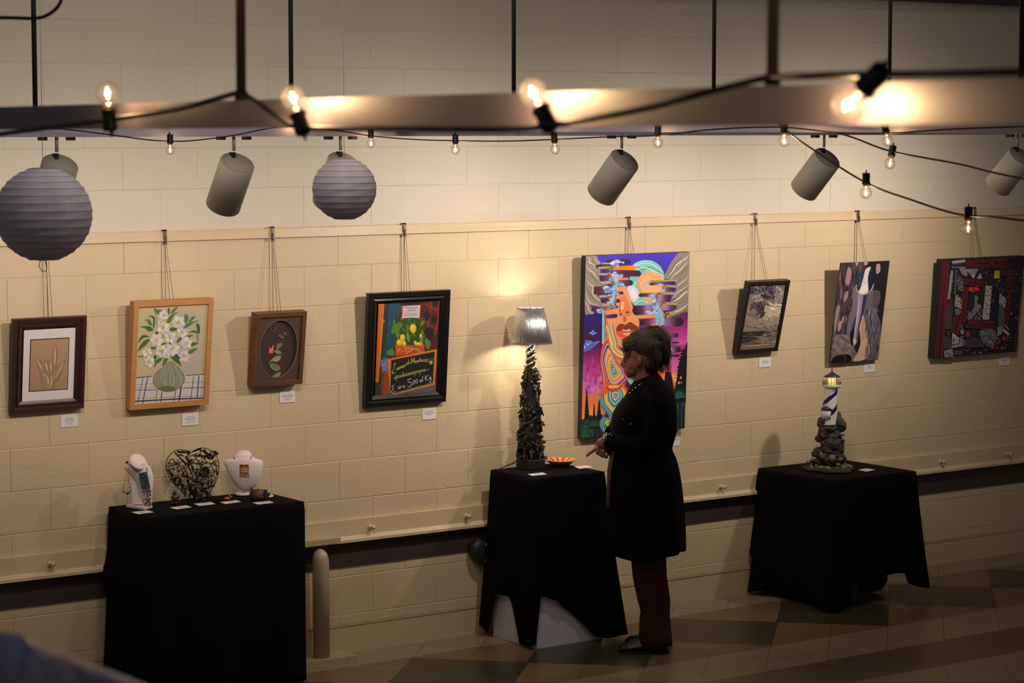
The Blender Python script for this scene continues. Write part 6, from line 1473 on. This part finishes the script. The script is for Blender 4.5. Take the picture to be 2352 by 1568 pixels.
last = [p-Z*(.018+.016*math.sin(a_*3+.5)+.012*(1-math.cos(a_))) for p, a_ in zip(rings[-1], [2*PI*j/n for j in range(n)])]
rings.append(last)
rings.append([p+ (f(1485,1262)-p)*.10+Z*.02 for p in last])
b = MB(); b.loft(rings, caps=False)
coat = b.build('coat', M_coat, Wm)
sb = coat.modifiers.new('sub', 'SUBSURF'); sb.levels = 1; sb.render_levels = 1
# sleeves
sl = {-1: [(1512,902,-.140),(1510,925,-.175),(1504,965,-.195),(1488,1003,-.195),(1450,1013,-.150),(1418,1012,-.105),(1397,1005,-.072)], 1: [(1500,902,.14),(1492,950,.19),(1468,985,.19),(1440,990,.13),(1418,990,.08),(1404,1002,.04)]}
for s_, P in sl.items():
    rr_ = [.050,.070,.066,.064,.054,.050,.042] if s_ == -1 else [.050,.068,.062,.052,.046,.040]
    PP = spline([f(*q) for q in P], 4); rs = []
    for i in range(len(PP)):
        q = i/(len(PP)-1)*(len(rr_)-1); a_ = min(int(q), len(rr_)-2); rs.append((rr_[a_]+(rr_[a_+1]-rr_[a_])*(q-a_))*(1+.05*math.sin(i*2.1)))
    MB().tube(PP, rs, 20).build('sleeve', M_coat, Wm)
# flared cuff with sparkle
cf = MB()
for i, (x, y, t) in enumerate(((1391,994,-.11),(1393,990,-.095),(1397,991,-.115),(1400,988,-.12),(1391,1001,-.11),(1390,1006,-.105),(1403,993,-.122),(1388,1000,-.10),(1387,1008,-.10))): cf.ell(f(x,y,t), .0042+.0015*(i%2), .0042, .0042, 8, 6)
M_gem = mat('silver_gem', (235,232,228), .12, 1.0)
cf.build('bracelet_beads', M_gem, Wm)
MB().tube([f(1392+6*math.cos(a), 1000+8*math.sin(a), -.072+.042*math.cos(a+1.2)) for a in [2*PI*j/20 for j in range(20)]], .005, 8, closed=True).build('bracelet', mat('black_bracelet', (20,18,20), .3, coat=.5), Wm)
MB().tube([f(1371.5,1022.5,-.040)+ (RGT*.55+Z*.83)*math.cos(a)*.0115+NH*math.sin(a)*.0115 for a in [2*PI*j/14 for j in range(14)]], .0022, 6, closed=True).ell(f(1372.8,1023,-.056), .0055,.005,.0055, 8, 6).build('ring', M_gem, Wm)
# necklace beads along the collar
nb = MB(); 
for i in range(16):
    q = i/15; x = 1472-37*q+4*math.sin(q*PI); y = 877+36*q; t = -.085+.05*q
    nb.ell(f(x-1, y, t-.012), .0048, .0048, .0048, 8, 6)
nb.build('bead_necklace', mat('dark_pearl', (70,66,66), .12, .6, coat=.8), Wm)
nb = MB()
for x, y, t in ((1467,879,-.095),(1459,886,-.085),(1452,892,-.072),(1445.5,898.5,-.062)): nb.ell(f(x-1,y,t-.014), .0048, .0048, .0048, 8, 6)
nb.build('bright_beads', M_gem, Wm)
MB().ell(f(1444,962,-.215), .004,.004,.004,8,6).ell(f(1427,952,-.2), .003,.003,.003,8,6).build('coat_studs', M_gem, Wm)
# open front showing a lace blouse
rings = []
for y, x, hw in ((1018,1411,.05),(1045,1401,.055),(1075,1396,.055),(1105,1394.5,.05),(1135,1393.5,.04),(1158,1394.5,.02)):
    rings.append([f(x-2+8*(1-math.cos(a))*.9, y, -.055+hw*math.sin(a)*1.2) for a in [-PI/2+PI*j/14 for j in range(15)]])
MB().loft(rings, closed=False, caps=False).build('lace_blouse', mat('brown_lace', (84,58,48), .7, bump=1.0, bscale=110, var=.55, vscale=90), Wm)
# trousers
M_tr = mat('dark_red_corduroy', (56,12,12), .85, bump=.4, bscale=80, stretch=(1,1,.1))
for s_, dx in ((-1, 0), (1, 6)):
    t = .085*s_; rings = []
    for y, x0, x1, hw in ((1225,1438,1528,.095),(1275,1446,1526,.092),(1317,1453,1531,.088),(1369,1462,1536,.082),(1404,1472,1537,.078),(1428,1467,1537,.080),(1440,1465,1538,.084),(1452,1467,1540,.086),(1470-(6 if s_ > 0 else 0),1466,1543,.088)):
        rings.append(ringf(y, x0+dx*.6, x1+dx*.2, hw, 28, t, .95))
        for j in range(28): 
            a = 2*PI*j/28; rings[-1][j] += (RGT*math.cos(a)+NH*math.sin(a))*(.004*math.sin(5*a+y*.08))
    b = MB(); b.loft(rings, caps=True); b.build('trouser_leg', M_tr, Wm)
# shoes
M_shoe = mat('black_leather_shoe', (18,16,16), .4, coat=.2)
for s_, xt, xh in ((-1, 1418, 1531), (1, 1437, 1545)):
    t = .085*s_; ankle = None
    gnd = (f(1480,1490,t)); gy = None
    # ground height under this foot: z = 0
    def fp(x, z, tt=0): 
        q = f(x, 1490, t+tt); return Vector((q.x, q.y, z))
    rings = []
    L = xh-xt
    for u, hw, h in ((0,.012,.022),(.04,.030,.034),(.12,.042,.046),(.25,.047,.054),(.4,.044,.064),(.55,.040,.082),(.68,.039,.100),(.8,.039,.104),(.92,.036,.098),(1.0,.018,.070)):
        x = xt+L*u; ring = []
        for j in range(20):
            a = 2*PI*j/20; ring.append(fp(x, max(.0, h/2+.006+h/2*math.sin(a)), hw*math.cos(a)*(1.0 if math.sin(a) < .3 else .8)))
        rings.append(ring)
    b = MB(); b.loft(rings, caps=True); sh = b.build('shoe', M_shoe, Wm)
    so = []; b = MB(); N_ = 24
    for z in (.0, .014):
        so.append([fp(xt-2+(L+4)*(.5-.5*math.cos(2*PI*j/N_)), z, math.sin(2*PI*j/N_)*.050*(1 if math.cos(2*PI*j/N_) > 0 else .9)) for j in range(N_)])
    b.loft(so, caps=True, smooth=False); b.build('sole', mat('shoe_sole', (24,20,18), .8), sh)
# hair
M_hair = mat('brown_hair', (38,29,22), .55, var=.45, vscale=70, bump=.5, bscale=60, stretch=(1,1,.35))
hb = MB()
hb.ell(f(1484,792), 43*k, .082, 37*k, 24, 14, A3); hb.ell(f(1498,815), 27*k, .074, 36*k, 20, 12, A3); hb.ell(f(1521,786), 20*k, .054, 35*k, 18, 12, A3); hb.ell(f(1510,768), 27*k, .058, 19*k, 18, 12, A3)
hb.ell(f(1449,789), 21*k, .060, 18*k, 16, 10, A3); hb.ell(f(1530,812), 11.5*k, .034, 28*k, 14, 10, A3); hb.ell(f(1468,775), 24*k, .06, 18*k, 14, 10, A3); hb.ell(f(1500,842), 15*k, .055, 15*k, 14, 10, A3)
hb.ell(f(1489,833), 19*k, .070, 26*k, 18, 12, A3)
hair = hb.build('hair', M_hair, Wm, mods=VOX(.004))
rr = random.Random(5)
dk, lt = MB(), MB()
def strand(P, r, tgt):
    n_ = 5*(len(P)-1); tgt.tube(spline(P, 5), [r*(.35+.65*math.sin(PI*(i+.5)/(n_+1))) for i in range(n_+1)], 4, caps=False)
def lay(px, py, side, off=0):
    """point on the outer hair surface, px/py in the view, side -1 near / +1 far"""
    best = 0
    for cx_, cy_, a_, d_, b_ in ((1484,792,43,.082,37),(1498,815,27,.074,36),(1521,786,20,.054,35),(1510,768,27,.058,19),(1449,789,21,.060,18),(1530,812,11.5,.034,28),(1500,842,15,.055,15),(1491,833,19,.072,27)):
        q = 1-((px-cx_)/a_)**2-((py-cy_)/b_)**2
        if q > 0: best = max(best, d_*math.sqrt(q))
    return f(px, py, side*(best+.0035+off))
for i in range(900): # swept back over crown and side to the knot
    side = -1 if rr.random() < .75 else 1
    u = rr.random()
    x0, y0 = 1430+u*40+rr.uniform(-3,6), 802-u*34+rr.uniform(-4,30)*(1 if u > .25 else .2)
    x2, y2 = 1512+rr.uniform(-14,18), 776+rr.uniform(-18,44)
    P = []
    for j in range(5):
        t = j/4; P.append(lay(x0+(x2-x0)*t, y0+(y2-y0)*t-rr.uniform(4,9)*math.sin(PI*t), side, rr.uniform(-.001,.003)))
    strand(P, rr.uniform(.0007,.0016), lt if rr.random() < .30 else dk)
for i in range(900): # crown, following the top outline
    side = -1 if rr.random() < .75 else 1
    v = rr.random(); x0, y0 = 1428+rr.uniform(0,16), 797-rr.uniform(0,18); C = spline([(x0,y0-4*(1-v),0),(1449,770+v*20,0),(1465,760+v*28,0),(1484,751+v*36,0),(1507,748+v*38,0),(1528,754+v*44,0),(1538,772+v*40,0)], 3)
    a_ = rr.randrange(0, 8); P = [lay(q.x+rr.uniform(-1,1), q.y+rr.uniform(-1,1), side, rr.uniform(-.001,.003)) for q in C[a_:a_+9:2]]
    strand(P, rr.uniform(.0007,.0016), lt if rr.random() < .34 else dk)
for i in range(620): # loose knot and tail
    side = -1 if rr.random() < .7 else 1
    x0, y0 = 1500+rr.uniform(0,28), 757+rr.uniform(0,30); dx = rr.uniform(-4,16); L = rr.uniform(26,62)
    P = [lay(min(x0+dx*math.sin(t*1.6)+rr.uniform(-1.5,1.5), 1543), min(y0+L*t, 846), side, rr.uniform(-.001,.004)) for t in (0,.25,.5,.75,1)]
    strand(P, rr.uniform(.0007,.0015), lt if rr.random() < .30 else dk)
for i in range(260): # nape
    side = -1 if rr.random() < .75 else 1
    x0, y0 = 1474+rr.uniform(0,38), 810+rr.uniform(0,18)
    P = [lay(x0+(6+rr.uniform(-3,5))*t, y0+rr.uniform(24,30)*t, side, rr.uniform(0,.003)) for t in (0,.35,.7,1)]
    strand(P, rr.uniform(.0007,.0014), lt if rr.random() < .2 else dk)
for i in range(90): # fine flyaways round the outline
    a = rr.uniform(-PI*.75, PI*.1); x0, y0 = 1492+46*math.cos(a), 790+40*math.sin(a)
    strand([f(x0,y0,rr.uniform(-.03,.03)), f(x0+3*math.cos(a)+rr.uniform(0,5), y0+3*math.sin(a), rr.uniform(-.03,.03)), f(x0+3*math.cos(a)+rr.uniform(4,11), y0+2*math.sin(a)+rr.uniform(2,9), rr.uniform(-.03,.03))], .0005, lt)
for i in range(170): # soft fringe falling over the temple
    x0, y0 = 1446+rr.uniform(-10,14), 782+rr.uniform(-8,8); e_ = rr.uniform(12,30)
    P = [lay(x0,y0,-1), f(x0-5,y0+e_*.4,-.060), f(x0-6+rr.uniform(-2,3),y0+e_*.75,-.052), f(x0-3+rr.uniform(-2,4),y0+e_,-.050)]
    strand(P, rr.uniform(.0006,.0013), lt if rr.random() < .5 else dk)
for i in range(90): # wisps hanging from the knot
    x0, y0 = 1520+rr.uniform(-8,16), 830+rr.uniform(-10,8)
    strand([f(x0,y0,rr.uniform(-.03,.03)), f(x0+rr.uniform(0,6),y0+10,rr.uniform(-.03,.03)), f(x0+rr.uniform(-2,8),y0+rr.uniform(18,34),rr.uniform(-.03,.03))], .0008, lt if rr.random() < .3 else dk)
dk.build('dark_strands', M_hair, hair); lt.build('light_strands', mat('light_brown_hair', (92,68,46), .55, var=.25, vscale=60), hair)
